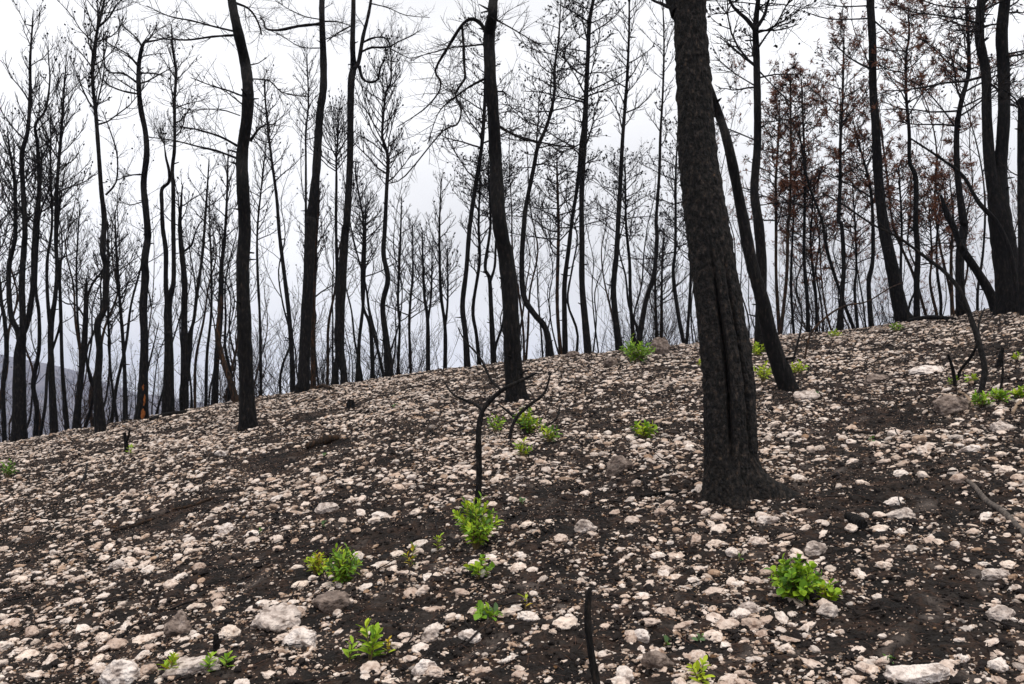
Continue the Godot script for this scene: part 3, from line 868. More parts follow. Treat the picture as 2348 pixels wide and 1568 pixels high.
	pine("heavy smooth trunk on right ridge leaning left, top out of frame", 0, [[2074, 736, 46, 2067, 720, 35, 2055, 667, 31, 2042, 600, 28, 2025, 516, 26, 2013, 403, 21, 2008, 302, 20, 2001, 202, 18, 2000, 101, 18, 1995, 0, 19]], "bare", 200, [[4, 2, 1990, 13, 1934, 15, 1894, 10], [4, 2, 1994, 42, 1904, 44, 1837, 24], [5, 2, 1996, 158, 1961, 141, 1934, 121, 1907, 96], [4, 2, 2004, 48, 2040, 80, 2078, 124], [3, 2, 2006, 108, 2040, 115, 2070, 130]])
	pine("thin pine touching the right side of the heavy leaning trunk", 18.4, [[2078, 730, 9, 2065, 640, 7, 2067, 516, 6, 2062, 420, 4]], "needle", 560, [], "burnt_pine", null, ng)
	pine("kinked slim pine standing right of the heavy leaning trunk", 16.6, [[2102, 728, 15, 2101, 650, 13, 2104, 583, 13, 2099, 516, 12, 2099, 410, 11, 2085, 370, 9, 2084, 302, 8, 2077, 218, 7, 2077, 128, 6, 2084, 84, 5, 2082, 30, 3]], "needle", 300, [], "burnt_pine", null, ng)
	pine("short thin pine in the gap left of the broken leaning snag", 19, [[2148, 726, 8, 2132, 650, 6, 2136, 583, 5, 2130, 480, 3]], "needle", 620, [], "burnt_pine", M.brownbark, ng)
	pine("short pine right behind the broken leaning snag's top", 18, [[2183, 724, 10, 2180, 600, 7, 2185, 500, 5, 2178, 420, 3]], "needle", 580, [], "burnt_pine", M.brownbark, ng)
	pine("dark pine with curving upper stem left of the twin trunk", 15.6, [[2203, 722, 24, 2200, 600, 20, 2210, 516, 19, 2208, 504, 18, 2195, 403, 14, 2193, 302, 13, 2203, 235, 11, 2220, 168, 10, 2220, 97, 8, 2215, 30, 5]], "needle", 330, [[5, 2, 2218, 165, 2180, 150, 2140, 110, 2095, 80], [4, 2, 2196, 300, 2160, 250, 2120, 205, 2085, 185]], "burnt_pine", null, ng)
	pine("broken-topped charred snag leaning left against the right ridge", 14.6, [[2292, 712, 26, 2270, 674, 22, 2243, 627, 20, 2203, 566, 16, 2188, 525, 14, 2172, 494, 15]], "", 500, [], "burnt_snag", null, "")
	pine("massive twin trunk at right edge splitting into two parallel stems", 13.6, [[2318, 722, 66, 2314, 667, 58, 2304, 583, 55, 2292, 500, 53, 2288, 437, 44, 2294, 370, 29, 2301, 269, 27, 2301, 168, 28, 2296, 84, 27, 2304, 0, 25], [2284, 460, 34, 2270, 390, 26, 2262, 269, 23, 2260, 168, 22, 2245, 84, 21, 2250, 0, 20]], "droop", 250, [[5, 2, 2248, 55, 2210, 45, 2150, 35, 2080, 25, 2035, 0], [6, 3, 2310, 130, 2338, 125, 2360, 120], [5, 2, 2306, 20, 2330, 5, 2345, -10], [6, 3, 2270, 192, 2300, 215, 2338, 245], [6, 2, 2256, 70, 2225, 72, 2190, 68]])
	pine("black stump-topped trunk cut by the right edge of the picture", 12.6, [[2334, 822, 22, 2340, 780, 19, 2346, 718, 18, 2343, 617, 17, 2342, 524, 17, 2341, 400, 17, 2342, 242, 18]], "bare", 400, [[5, 2, 2340, 250, 2325, 225, 2300, 205, 2276, 190]])

# the crowd of thin burnt pines and scrub on the far side of the crest
func woods_behind():
	var protos := []
	for k in 12:
		var root := Node3D.new()
		var h := rr(4.0, 7.6)
		var P := [[Vector3(0, -0.3, 0), rr(0.018, 0.04)]]
		var x := Vector2.ZERO
		for i in 7:
			x += Vector2(rr(-0.3, 0.3), rr(-0.3, 0.3)) * h / 7.0
			P.append([Vector3(x.x, h * (i + 1) / 7.0, x.y), P[0][1] * (1.0 - 0.9 * (i + 1) / 7.0)])
		var S := smooth(P, 4)
		var a := Acc.new()
		tube_of(a, S, 6, 0.05)
		var bm: Material = M.bark if k % 4 else M.brownbark
		put("trunk", a.mesh(bm), root)
		var tw := Acc.new()
		var na := Acc.new()
		var opt := style("plume" if k % 2 == 0 else "fine")
		opt.n = rng.randi_range(12, 24)
		opt.tw = rng.randi_range(4, 7)
		opt.len = rr(0.9, 1.3)
		if k >= 7:
			opt.needles = na
			opt.nd = 0.09
		dress(tw, S, h * rr(0.3, 0.5), opt)
		put("twigs", tw.mesh(M.twig), root).set_meta("kind", "stuff")
		if na.v.size(): put("scorched_needles", na.mesh(M.needle), root).set_meta("kind", "stuff")
		protos.append(root)
	var bare := []
	var rusty := []
	var scrub := []
	var placed := 0
	while placed < 290:
		var d := 19.5 + 38.0 * pow(rng.randf(), 1.1)
		var u := rr(-0.6, 0.6)
		var x := u * d
		# thicker on both sides, thinner in the middle
		if rng.randf() > 0.38 + 1.1 * absf(u) + (0.3 if u < -0.12 else 0.0): continue
		var k := rng.randi_range(7, 11) if (u > 0.22 and rng.randf() < 0.75) else rng.randi_range(0, 6)
		var o: Node3D = protos[k].duplicate()
		o.name = numbered("young_burnt_pine")
		add_child(o, true)
		o.position = Vector3(x, hgt(x, d), -d)
		var s := rr(0.7, 1.15)
		o.rotation = Vector3(rr(-0.05, 0.05), rr(0, TAU), rr(-0.05, 0.05))
		o.scale = Vector3(s, s, s)
		if k >= 7: tag(o, "thin young pine with rusty scorched needles beyond the crest", "tree", "rusty young pines beyond the crest")
		else: tag(o, "thin bare young burnt pine in the crowd beyond the crest", "tree", "bare young pines beyond the crest")
		(rusty if k >= 7 else bare).append([o, 0.0, ""])
		placed += 1
	for p in protos: p.free()
	# bare scrub
	var bushes := []
	for k in 4:
		var tw := Acc.new()
		for i in 16:
			var el := rr(0.7, 1.4)
			var az := rr(0, TAU)
			shoot(tw, Vector3(rr(-0.2, 0.2), -0.1, rr(-0.2, 0.2)), Vector3(cos(az) * cos(el), sin(el), sin(az) * cos(el)), rr(1.0, 2.2), 0.009, 0.4, 9, 2, {})
		bushes.append(tw.mesh(M.brownbark if k % 2 else M.twig))
	placed = 0
	while placed < 60:
		var d := rr(19.5, 34.0)
		var u := rr(-0.58, 0.58)
		if u > -0.1 and rng.randf() < 0.6: continue
		var o := put("bare_scrub", bushes[placed % 4], self)
		o.position = Vector3(u * d, hgt(u * d, d), -d)
		o.rotation.y = rr(0, TAU)
		o.scale = Vector3.ONE * rr(0.7, 1.3)
		tag(o, "leafless burnt scrub bush among trunks beyond the crest", "bush", "bare scrub beyond the crest")
		scrub.append([o, 0.0, ""])
		placed += 1
	name_by_trunk(bare, "thin bare young pine")
	name_by_trunk(rusty, "thin rusty-needled young pine")
	name_by_trunk(scrub, "leafless scrub bush")

# what a thing stands nearest to in the picture, for its label
const ORD := ["largest", "second largest", "third largest", "fourth largest", "fifth largest", "sixth largest", "seventh largest", "eighth largest", "ninth largest", "tenth largest", "eleventh largest", "twelfth largest", "thirteenth largest", "fourteenth largest", "fifteenth largest", "sixteenth largest", "seventeenth largest", "eighteenth largest", "nineteenth largest", "twentieth largest", "next smaller"]
const NTH := ["first", "second", "third", "fourth", "fifth", "sixth", "seventh", "eighth", "ninth", "tenth", "eleventh", "twelfth", "thirteenth", "fourteenth", "fifteenth", "sixteenth", "seventeenth", "eighteenth", "nineteenth", "twentieth", "twenty-first", "twenty-second", "twenty-third", "twenty-fourth", "twenty-fifth", "twenty-sixth", "twenty-seventh", "next"]
const SPOTS := [[568, 975, "the straight slope pine"], [1188, 915, "the arching-branched pine"], [1690, 1150, "the thickest trunk"], [1805, 890, "the leaning pine's foot"], [1090, 1215, "the densest green sprout"], [770, 1300, "the olive-green clump"], [845, 1490, "the tall large-leaved sprig"], [1825, 1330, "the round-leaved plant"], [1350, 1450, "the upright stick"], [690, 1450, "the white cracked boulder"], [408, 1430, "the rounded grey-brown boulder"], [262, 1545, "the jagged bottom-left rock"], [1341, 1215, "the peaked lone rock"], [2183, 925, "the dark boulder"], [2066, 1160, "the grey wedge rock"], [2118, 1550, "the long bottom-right slab"], [2290, 1305, "the crumbly right-edge rock"], [290, 1015, "the forked black stump"], [520, 1200, "the smooth mid-left rock"], [1475, 990, "the small mid-slope clump"], [2280, 1165, "the slanting right branch"], [1074, 1460, "the bright blocky rock"], [270, 1285, "the pale tapered rock"], [90, 1180, "the far left margin"], [80, 1420, "the lower left margin"], [1612, 1560, "the bottom-edge yellow sprout"], [1115, 1415, "the low round-leaved seedling"], [1872, 1255, "the squat brownish rock"], [860, 1050, "the bark slab's right side"], [2290, 1520, "the bottom-right round rock"]]
const TRUNKS := [[44, "the three-stemmed left pine"], [124, "the tuning-fork pine"], [232, "the tall snaking pine"], [325, "the orange-scarred pine"], [385, "the stump-topped forked pine"], [568, "the straight slope pine"], [700, "the tall thick ridge pine"], [780, "the two-legged pine"], [888, "the feathery full-crowned pine"], [980, "the forked small pine"], [1170, "the arching-branched pine"], [1245, "the hockey-stick pine"], [1338, "the dark layered pine"], [1415, "the wavy ridge-bush pine"], [1565, "the V-shaped double pine"], [1660, "the thickest trunk"], [1743, "the candelabra-topped pine"], [1850, "the clumped-top thin pine"], [1930, "the straight tufted pine"], [2040, "the heavy leaning trunk"], [2102, "the kinked slim pine"], [2203, "the curving dark pine"], [2305, "the twin trunk"]]

func seen_at(p: Vector3) -> Vector2:
	var q := p - Vector3(0, EYE, 0)
	var zc := -q.z * cos(PITCH) + q.y * sin(PITCH)
	var yc := q.y * cos(PITCH) + q.z * sin(PITCH)
	return Vector2(1173.5 + F * q.x / zc, 784.0 - F * yc / zc)

# cobbles and seedlings: [node, size in the picture, word]
func name_by_spot(list: Array, what: String):
	list.sort_custom(func(a, b): return a[1] > b[1])
	var count := {}
	for it in list:
		var p := seen_at(it[0].position)
		var best = null
		var near := 1e9
		for s in SPOTS:
			var q := Vector2((p.x - s[0]), (p.y - s[1]) * 1.3).length()
			if q < near:
				near = q
				best = s
		var dx: float = p.x - best[0]
		var dy: float = p.y - best[1]
		var side := ("left of" if dx < 0 else "right of") if absf(dx) > absf(dy) * 1.4 else ("up the slope from" if dy < 0 else "down the slope from")
		var key: String = it[2] + side + best[2]
		var k: int = count.get(key, 0)
		count[key] = k + 1
		it[0].set_meta("label", "%s %s %s %s %s" % [ORD[mini(k, 20)], it[2], what, side, best[2]])

# trees and scrub beyond the crest, told by the trunk they show next to
func name_by_trunk(list: Array, what: String):
	list.sort_custom(func(a, b): return absf(a[1]) < absf(b[1]))
	var count := {}
	for it in list:
		var p := seen_at(it[0].position)
		var best = TRUNKS[0]
		for s in TRUNKS:
			if absf(p.x - s[0]) < absf(p.x - best[0]): best = s
		it[1] = p.x - best[0]
		it[2] = best[1]
	list.sort_custom(func(a, b): return absf(a[1]) < absf(b[1]))
	for it in list:
		var side: String = "left of" if it[1] < 0 else "right of"
		var key: String = side + it[2]
		var k: int = count.get(key, 0)
		count[key] = k + 1
		it[0].set_meta("label", "%s %s %s %s, beyond the crest" % [NTH[mini(k, 27)], what, side, it[2]])

func sticks():
	stick("burnt_shrub", "charred forked shrub stem rising behind the densest green sprout", "shrub", [1092, 1185, 15, 1098, 1090, 14, 1097, 990, 13, 1110, 935, 12, 1150, 895, 10, 1190, 875, 8, 1230, 855, 5], M.bark, 0.25, false, [[1106, 940, 8, 1085, 925, 7, 1040, 905, 5, 1020, 878, 4], [1150, 895, 7, 1125, 870, 6, 1100, 820, 5, 1065, 780, 4, 1050, 750, 2]])
	stick("burnt_shrub", "burnt shrub of curved twigs behind the forked stem, right side", "shrub", [1163, 1012, 8, 1180, 963, 8, 1213, 929, 7, 1247, 902, 6, 1262, 855, 4], M.bark, 0.2, false, [[1213, 1013, 8, 1200, 985, 8, 1186, 963, 8, 1160, 940, 6, 1146, 930, 4], [1240, 985, 4, 1275, 960, 5, 1283, 930, 3]])
	stick("charred_stake", "tall charred stick standing upright at bottom centre", "stick", [1376, 1600, 18, 1366, 1560, 18, 1354, 1490, 17, 1347, 1420, 16, 1349, 1370, 14, 1353, 1348, 9], M.bark, 0.05)
	stick("charred_stake", "short black stake standing at bottom left", "stick", [495, 1512, 15, 496, 1480, 14, 495, 1454, 12], M.bark, 0.0)
	stick("charred_stump", "small forked black stump on left slope below the ridge", "stump", [290, 1040, 10, 289, 1015, 9, 285, 992, 6], M.bark, 0.0, false, [[289, 1012, 6, 294, 1003, 5, 297, 986, 4]])
	stick("charred_stump", "squat dark stump on the slope right of two-legged pine", "stump", [803, 938, 22, 803, 926, 20, 806, 916, 13], M.bark)
	stick("fallen_log", "charred log lying along the ridge right of the orange-scarred pine", "log", [345, 968, 9, 380, 957, 10, 428, 946, 9], M.bark, 0, true)
	stick("fallen_log", "dark log lying on the right ridge beside the heavy leaning trunk", "log", [2085, 742, 12, 2130, 738, 11, 2190, 732, 8], M.bark, 0, true)
	stick("fallen_branch", "grey-brown branch slanting down to the right edge of the picture", "branch", [2205, 1112, 8, 2232, 1122, 11, 2262, 1148, 13, 2300, 1182, 14, 2352, 1232, 15], M.greywood, 0, true)
	stick("fallen_branch", "pale bent stick lying beside the dark boulder on right slope", "branch", [2197, 905, 6, 2214, 912, 7, 2226, 930, 8, 2238, 955, 6], M.tanwood, 0, true)
	stick("fallen_branch", "short pale stick at right edge beside low green sprouts", "branch", [2322, 958, 7, 2335, 935, 8, 2352, 915, 8], M.tanwood, 0, true)
	stick("fallen_branch", "thin black twig lying on the gravel at far left", "branch", [165, 1130, 4, 188, 1108, 6, 197, 1090, 5, 199, 1072, 4], M.bark, 0, true)
	stick("fallen_branch", "long thin charred stick on ground at lower left", "branch", [252, 1482, 5, 280, 1458, 6, 310, 1440, 6, 360, 1427, 4], M.bark, 0, true)
	stick("fallen_branch", "black stick on the ground pointing at the thickest trunk's foot", "branch", [1470, 1143, 7, 1500, 1136, 9, 1530, 1127, 9, 1585, 1128, 6], M.bark, 0, true)
	stick("fallen_branch", "brown stick lying in dark soil on the middle left slope", "branch", [395, 1172, 5, 440, 1160, 8, 492, 1144, 5], M.brownbark, 0, true)
	stick("fallen_branch", "dark stick half buried on the left slope", "branch", [255, 1230, 5, 300, 1212, 8, 352, 1196, 5], M.brownbark, 0, true)
	stick("fallen_branch", "brown branch fallen at the foot of the tall thick ridge pine", "branch", [757, 893, 10, 742, 882, 9, 728, 873, 8, 712, 868, 7], M.brownbark, 0, true)
	stick("bark_slab", "rust-brown slab of bark lying on the slope under left pines", "bark", [700, 1034, 12, 725, 1028, 20, 752, 1020, 20, 775, 1014, 10], M.brownbark, 0, true)
	stick("charred_log", "short grey-black log stub among stones right of thickest trunk", "log", [1945, 1196, 20, 1960, 1210, 26, 1978, 1226, 24], M.bark, 0, true)
	stick("bent_sapling", "long black sapling arching left over the right slope", "sapling", [2240, 915, 14, 2257, 852, 13, 2243, 785, 13, 2227, 734, 12, 2203, 671, 11, 2166, 624, 9, 2122, 590, 8, 2062, 546, 6, 2001, 515, 5, 1934, 470, 4, 1885, 442, 3], M.bark, 1.2, false, [[2243, 785, 7, 2225, 819, 7, 2200, 852, 8, 2194, 884, 9], [2246, 778, 5, 2243, 745, 5, 2257, 706, 3]], 10)
	stick("bent_sapling", "thin brownish sapling bowing right above the right slope", "sapling", [1843, 828, 5, 1857, 768, 5, 1897, 724, 5, 1938, 701, 4, 1988, 691, 3, 2038, 661, 3, 2069, 648, 2], M.brownbark, 0.8, false, [], 6)
	stick("bent_sapling", "thin black sapling right of the leaning pine's foot", "sapling", [1812, 832, 5, 1833, 768, 5, 1838, 718, 4, 1825, 650, 4, 1850, 580, 3], M.bark, 0.4, false, [], 6)
	stick("charred_stake", "charred upright twig beside the dark boulder, left one", "stick", [2190, 888, 9, 2185, 852, 8, 2173, 812, 5], M.bark)
	stick("charred_stake", "charred curved twig between boulder and right edge", "stick", [2284, 916, 8, 2296, 879, 7, 2299, 838, 4], M.bark)
	stick("charred_stump", "stubby black stump high on the slope near right edge", "stump", [2288, 838, 16, 2293, 822, 13, 2299, 797, 6], M.bark)
	stick("broken_branch", "pale splintered branch hanging by the twin trunk at right edge", "branch", [2300, 716, 6, 2296, 680, 6, 2304, 632, 8, 2328, 648, 9, 2352, 668, 9], M.tanwood, -0.6)
	stick("leaning_pole", "long charred pole leaning up left across the twin trunk", "pole", [2335, 720, 12, 2320, 600, 12, 2290, 518, 11, 2243, 464, 10, 2207, 403, 8, 2156, 363, 6, 2085, 316, 4], M.bark, 0.2, false, [], 5)
	# a reddish pine cone on the ground
	var ft := foot(1438, 1350)
	var root := base("pine_cone", ft)
	tag(root, "small reddish pine cone lying on dark soil between stones", "pine cone")
	var core := Acc.new()
	var R := 9.0 / F * -ft.z
	core.lump(Vector3(0, R * 0.6, 0), R * 0.62, R * 1.2, Vector3(0.95, 0.05, 0.3).normalized())
	put("core", core.mesh(M.cone), root)
	var sm := Acc.new()
	sm.lump(Vector3.ZERO, 0.5, 1.0, Vector3(0, 0, 1))
	var smesh := sm.mesh(M.cone)
	var ax := Vector3(0.95, 0.05, 0.3).normalized()
	for k in 46:
		var t := -0.9 + 1.8 * k / 45.0
		var a := k * 2.4
		var e1 := ax.cross(up).normalized()
		var o := put("scale", smesh, root)
		var out := (e1 * cos(a) + ax.cross(e1) * sin(a))
		var dirz := (out + ax * 0.5).normalized()
		var nn := dirz.cross(ax).normalized()
		o.transform = Transform3D(Basis(nn, dirz.cross(nn), dirz) * Basis.from_scale(Vector3.ONE * R * 0.28), Vector3(0, R * 0.6, 0) + ax * t * R + out * R * 0.6 * sqrt(1.0 - t * t * 0.8))

func big_rocks():
	var k := 0
	# label, centre x, foot y, width, height, material, flatness seed
	for r in [
		["peaked grey-white rock alone on dark soil in front of thickest trunk", 1341, 1234, 52, 48, 1],
		["large bright white boulder cracked across, lower left of centre", 690, 1482, 104, 66, 0],
		["long grey boulder behind the bright white cracked boulder", 622, 1440, 132, 70, 1],
		["rounded grey-brown boulder on the lower left slope", 408, 1456, 66, 62, 2],
		["broad flat-topped rock behind the short black stake, bottom left", 425, 1562, 150, 56, 1],
		["jagged pale rock at the bottom edge, left", 262, 1580, 110, 76, 0],
		["dark pitted rock sitting on the skyline beside the ridge bush", 1516, 815, 48, 50, 2],
		["dark boulder with bright rim on the upper right slope", 2183, 945, 84, 46, 2],
		["grey wedge rock under a flat pale slab, right of centre", 2066, 1182, 68, 46, 1],
		["flat pale slab lying behind the grey wedge rock", 2056, 1148, 66, 20, 0],
		["dark-sided angular rock below the thickest trunk's root", 1760, 1214, 64, 34, 1],
		["squat brownish rock above the round-leaved green plant", 1872, 1270, 58, 48, 1],
		["long pale slab tilted at the bottom right", 2118, 1580, 150, 62, 0],
		["round whitish rock in the bottom right corner", 2287, 1535, 62, 50, 0],
		["grey rock at the foot of the leaning pine", 1848, 922, 78, 32, 1],
		["broad whitish outcrop on the upper right slope", 2135, 858, 100, 30, 0],
		["dark soot-stained rock on the slope left of thickest trunk", 1418, 1084, 62, 44, 2],
		["grey crumbly rock near the right edge, lower right", 2290, 1322, 76, 38, 1],
		["bright blocky rock in the lower middle, right of leafy sprig", 1074, 1480, 62, 46, 0],
		["hollowed grey rock in the lower middle beside the bright block", 985, 1484, 58, 42, 1],
		["round pale cobble right of the tall upright stick", 1470, 1474, 44, 40, 0],
		["brown rough rock right of the upright stick at bottom", 1512, 1548, 66, 50, 2],
		["speckled round rock at the bottom edge, centre left", 972, 1570, 62, 50, 0],
		["smooth whitish rock on the middle left slope", 520, 1216, 46, 30, 0],
		["bright round cobble high on left slope below straight pine", 505, 1042, 34, 22, 0],
		["pale tapered rock resting on dark soil, middle left", 270, 1300, 50, 32, 0],
		["grey-brown rock leaning near the wide bare patch, lower left", 760, 1400, 76, 60, 2],
		["pinkish rock above the two-clump yellow-green sprout", 745, 1180, 60, 36, 1],
		["whitish rock peeking left of the densest green sprout", 870, 1190, 50, 30, 0],
		["flat long pale stone on the upper left slope", 640, 1145, 48, 16, 0],
		["sooty rock high on the slope under the leaning sapling", 2010, 880, 60, 30, 2],
		["dark rock on the ridge right of the arching-branched pine", 1400, 838, 34, 26, 2],
		["half-burnt rock on the crest right of centre", 1310, 820, 34, 16, 2],
		["grey rock wedged at right edge under the stump-topped trunk", 2300, 985, 70, 34, 1],
		["pitted pale rock at the right margin above the slanting branch", 2225, 1045, 58, 26, 0],
		["cream rock with flat face, lower right near margin", 2300, 1440, 70, 44, 1],
		["mottled rock low right of the round-leaved plant", 1900, 1420, 54, 40, 1],
		["split grey rock left of the round-leaved plant", 1720, 1400, 56, 36, 1]]:
		var ft := foot(r[1], r[2])
		var d := -ft.z
		var hw: float = r[3] * 0.42 / F * d
		var hh: float = r[4] * 0.5 / F * d
		if r[5] == 2:
			hw *= 1.2
			hh *= 1.35
		var m: Material = [M.boulder, M.boulder, M.darkstone][r[5]]
		if r[5] == 1: m = M.greyrock if M.has("greyrock") else grey_rock()
		var mesh := rock(4, 100 + k * 3, m, Vector3(1.12, 1.0, 1.1), 0.16)
		var o := put("limestone_rock", mesh, self)
		o.transform = Transform3D(ground_basis(ft.x, d, rr(-0.3, 0.3)) * Basis.from_scale(Vector3(hw, hh, hw * rr(0.6, 0.85))), ft + up * hh * 0.25 - Vector3(0, 0, hw * 0.3))
		tag(o, r[0], "rock")
		k += 1

func grey_rock() -> Material:
	M.greyrock = mat([[0.0, 0.10, 0.08, 0.07], [0.34, 0.22, 0.175, 0.15], [0.46, 0.46, 0.38, 0.335], [0.65, 0.64, 0.55, 0.49], [1.0, 0.76, 0.68, 0.62]], Vector3.ONE * 1.6, 0.02, 0.9, 1.6, 0.05, 31)
	return M.greyrock

func stones():
	var small := []
	var large := []
	for k in 12:
		var shp := Vector3(1.0, rr(0.36, 0.68), rr(0.6, 0.95))
		small.append(rock(1, 500 + k, M.stone, shp, 0.3))
		large.append(rock(3, 500 + k, M.stone, shp, 0.2))
	var field := FastNoiseLite.new()
	field.seed = 77
	field.frequency = 0.55
	field.fractal_octaves = 3
	# stretches of bare soil
	var bare := []
	for q in [[1290, 1200, 110], [1430, 1215, 70], [600, 1370, 70], [880, 1240, 60], [1180, 1370, 60], [1530, 1190, 60], [380, 1180, 90], [330, 1330, 60], [2050, 950, 70], [1300, 1500, 60], [620, 1060, 70]]:
		var b := foot(q[0], q[1])
		bare.append(Vector3(b.x, -b.z, q[2] / F * -b.z))
	var items := []
	var n := 0
	while n < 400000:
		n += 1
		var d := rr(2.7, 18.6)
		var u := rr(-0.64, 0.64)
		var x := u * d
		var den := 0.40 + 0.55 * field.get_noise_2d(x * 0.9, d) + 0.5 * field.get_noise_2d(x * 3.1 + 50.0, d * 3.6) + 0.35 * field.get_noise_2d(x * 8.0, d * 9.0 + 70.0)
		den -= 0.09 * clampf((u - 0.15) / 0.4, 0.0, 1.0)
		for b in bare:
			var e := Vector2((x - b.x) / b.z, (d - b.y) / (b.z * 1.3)).length_squared()
			den -= 0.55 * exp(-e)
		if rng.randf() > den: continue
		var lo := 0.0115 if d < 6.0 else (0.0145 if d < 10.0 else 0.018)
		var s := minf(lo * pow(1.0 - rng.randf(), -1.0 / 2.5), 0.09 if d < 8.0 else 0.075)
		items.append([s / d if absf(u) < 0.53 and d > 3.3 else 0.0, x, d, s])
	items.sort_custom(func(a, b): return a[0] > b[0])
	var bufs := []
	for k in 12: bufs.append([])
	var mats := []
	for t in [[1.0, 1.0, 1.0], [0.92, 0.88, 0.85], [0.8, 0.74, 0.70], [0.66, 0.58, 0.53], [1.0, 0.95, 0.9]]:
		var m: StandardMaterial3D = M.stone.duplicate()
		m.vertex_color_use_as_albedo = false
		m.albedo_color = Color(t[0], t[1], t[2]).linear_to_srgb()
		mats.append(m)
	var named := []
	var i := 0
	for it in items:
		var x: float = it[1]
		var d: float = it[2]
		var s: float = it[3]
		var B := ground_basis(x, d, rng.randfn() * 0.9 + (PI if rng.randf() < 0.5 else 0.0), 0.3) * Basis.from_scale(Vector3(s * 0.5 * rr(0.9, 1.3), s * 0.5 * rr(0.75, 1.15), s * 0.5 * rr(0.85, 1.1)))
		var T := Transform3D(B, Vector3(x, gy(x, d) + s * rr(-0.06, 0.13), -d))
		var k := rng.randi() % 12
		if i < 290:
			var o := put("limestone_cobble", large[k], self)
			o.transform = T
			var tone := rng.randi() % 5
			o.material_override = mats[tone]
			named.append([o, it[0], ["white", "pale", "beige", "brownish", "cream"][tone]])
			tag(o, "pale limestone cobble lying loose on the charred slope", "stone", "loose limestone cobbles")
		else:
			bufs[k].append([T, s])
		i += 1
	name_by_spot(named, "cobble")
	var root := Node3D.new()
	root.name = "loose_stones"
	add_child(root)
	root.set_meta("kind", "stuff")
	root.set_meta("label", "countless small pale limestone fragments covering the burnt slope")
	root.set_meta("category", "stones")
	for k in 12:
		var mm := MultiMesh.new()
		mm.transform_format = MultiMesh.TRANSFORM_3D
		mm.use_colors = true
		mm.mesh = small[k]
		mm.instance_count = bufs[k].size()
		for j in bufs[k].size():
			mm.set_instance_transform(j, bufs[k][j][0])
			var g := pow(rng.randf(), 0.45) * 0.65 + 0.35 if bufs[k][j][1] > 0.025 else rr(0.16, 0.85)
			var warm := rr(0.0, 0.4) * (1.12 - g)
			mm.set_instance_color(j, Color(g, g * (1.0 - warm), g * (1.0 - 1.8 * warm)))
		var mi := MultiMeshInstance3D.new()
		mi.name = "stones"
		mi.multimesh = mm
		root.add_child(mi, true)
	print("stones ", items.size())
	# lumps of charred soil
	var clod := rock(1, 900, M.clod, Vector3(1, 0.6, 0.9), 0.3)
	scatter("soil_clods", "crumbled lumps of charred soil between the stones", "soil", clod, 60000, 0.012, 0.07, 0.05)
	var chip: StandardMaterial3D = M.stone.duplicate()
	chip.vertex_color_use_as_albedo = false
	chip.albedo_color = Color(0.55, 0.46, 0.40).linear_to_srgb()
	scatter("fine_gravel", "fine brownish limestone chips sprinkled over the dark soil", "gravel", rock(0, 911, chip, Vector3(1, 0.6, 0.8), 0.3), 90000, 0.006, 0.016, 0.15)
	# fallen needles
	var nd := Acc.new()
	nd.tube(PackedVector3Array([Vector3(-1, 0, 0), Vector3(0, 0.06, 0.08), Vector3(1, 0, 0)]), PackedFloat32Array([0.022, 0.022, 0.012]), 3)
	scatter("needle_litter", "thin rusty fallen pine needles strewn over dark soil", "needles", nd.mesh(M.litter), 36000, 0.04, 0.10, 0.12)
	nd = Acc.new()
	nd.tube(PackedVector3Array([Vector3(-1, 0, 0), Vector3(-0.3, 0.05, 0.05), Vector3(0.3, 0.02, -0.05), Vector3(1, 0.1, 0)]), PackedFloat32Array([0.05, 0.045, 0.04, 0.02]), 4)
	scatter("charred_twig_litter", "short black burnt twig bits strewn over the slope", "twigs", nd.mesh(M.twig), 6000, 0.05, 0.3, 0.15)

func scatter(called: String, label: String, category: String, mesh: Mesh, count: int, lo: float, hi: float, lift: float):
	var mm := MultiMesh.new()
	mm.transform_format = MultiMesh.TRANSFORM_3D
	mm.mesh = mesh
	mm.instance_count = count
	for i in count:
		var d := 2.6 + 15.0 * pow(rng.randf(), 0.75)
		var x := rr(-0.62, 0.62) * d
		var s := lo * pow(hi / lo, rng.randf() * rng.randf()) * 0.5
		mm.set_instance_transform(i, Transform3D(ground_basis(x, d, rr(0, TAU), 0.3) * Basis.from_scale(Vector3.ONE * s), Vector3(x, gy(x, d) + s * lift + 0.004, -d)))
	var o := MultiMeshInstance3D.new()
	o.name = called
	o.multimesh = mm
	add_child(o)
	o.set_meta("kind", "stuff")
	o.set_meta("label", label)
	o.set_meta("category", category)

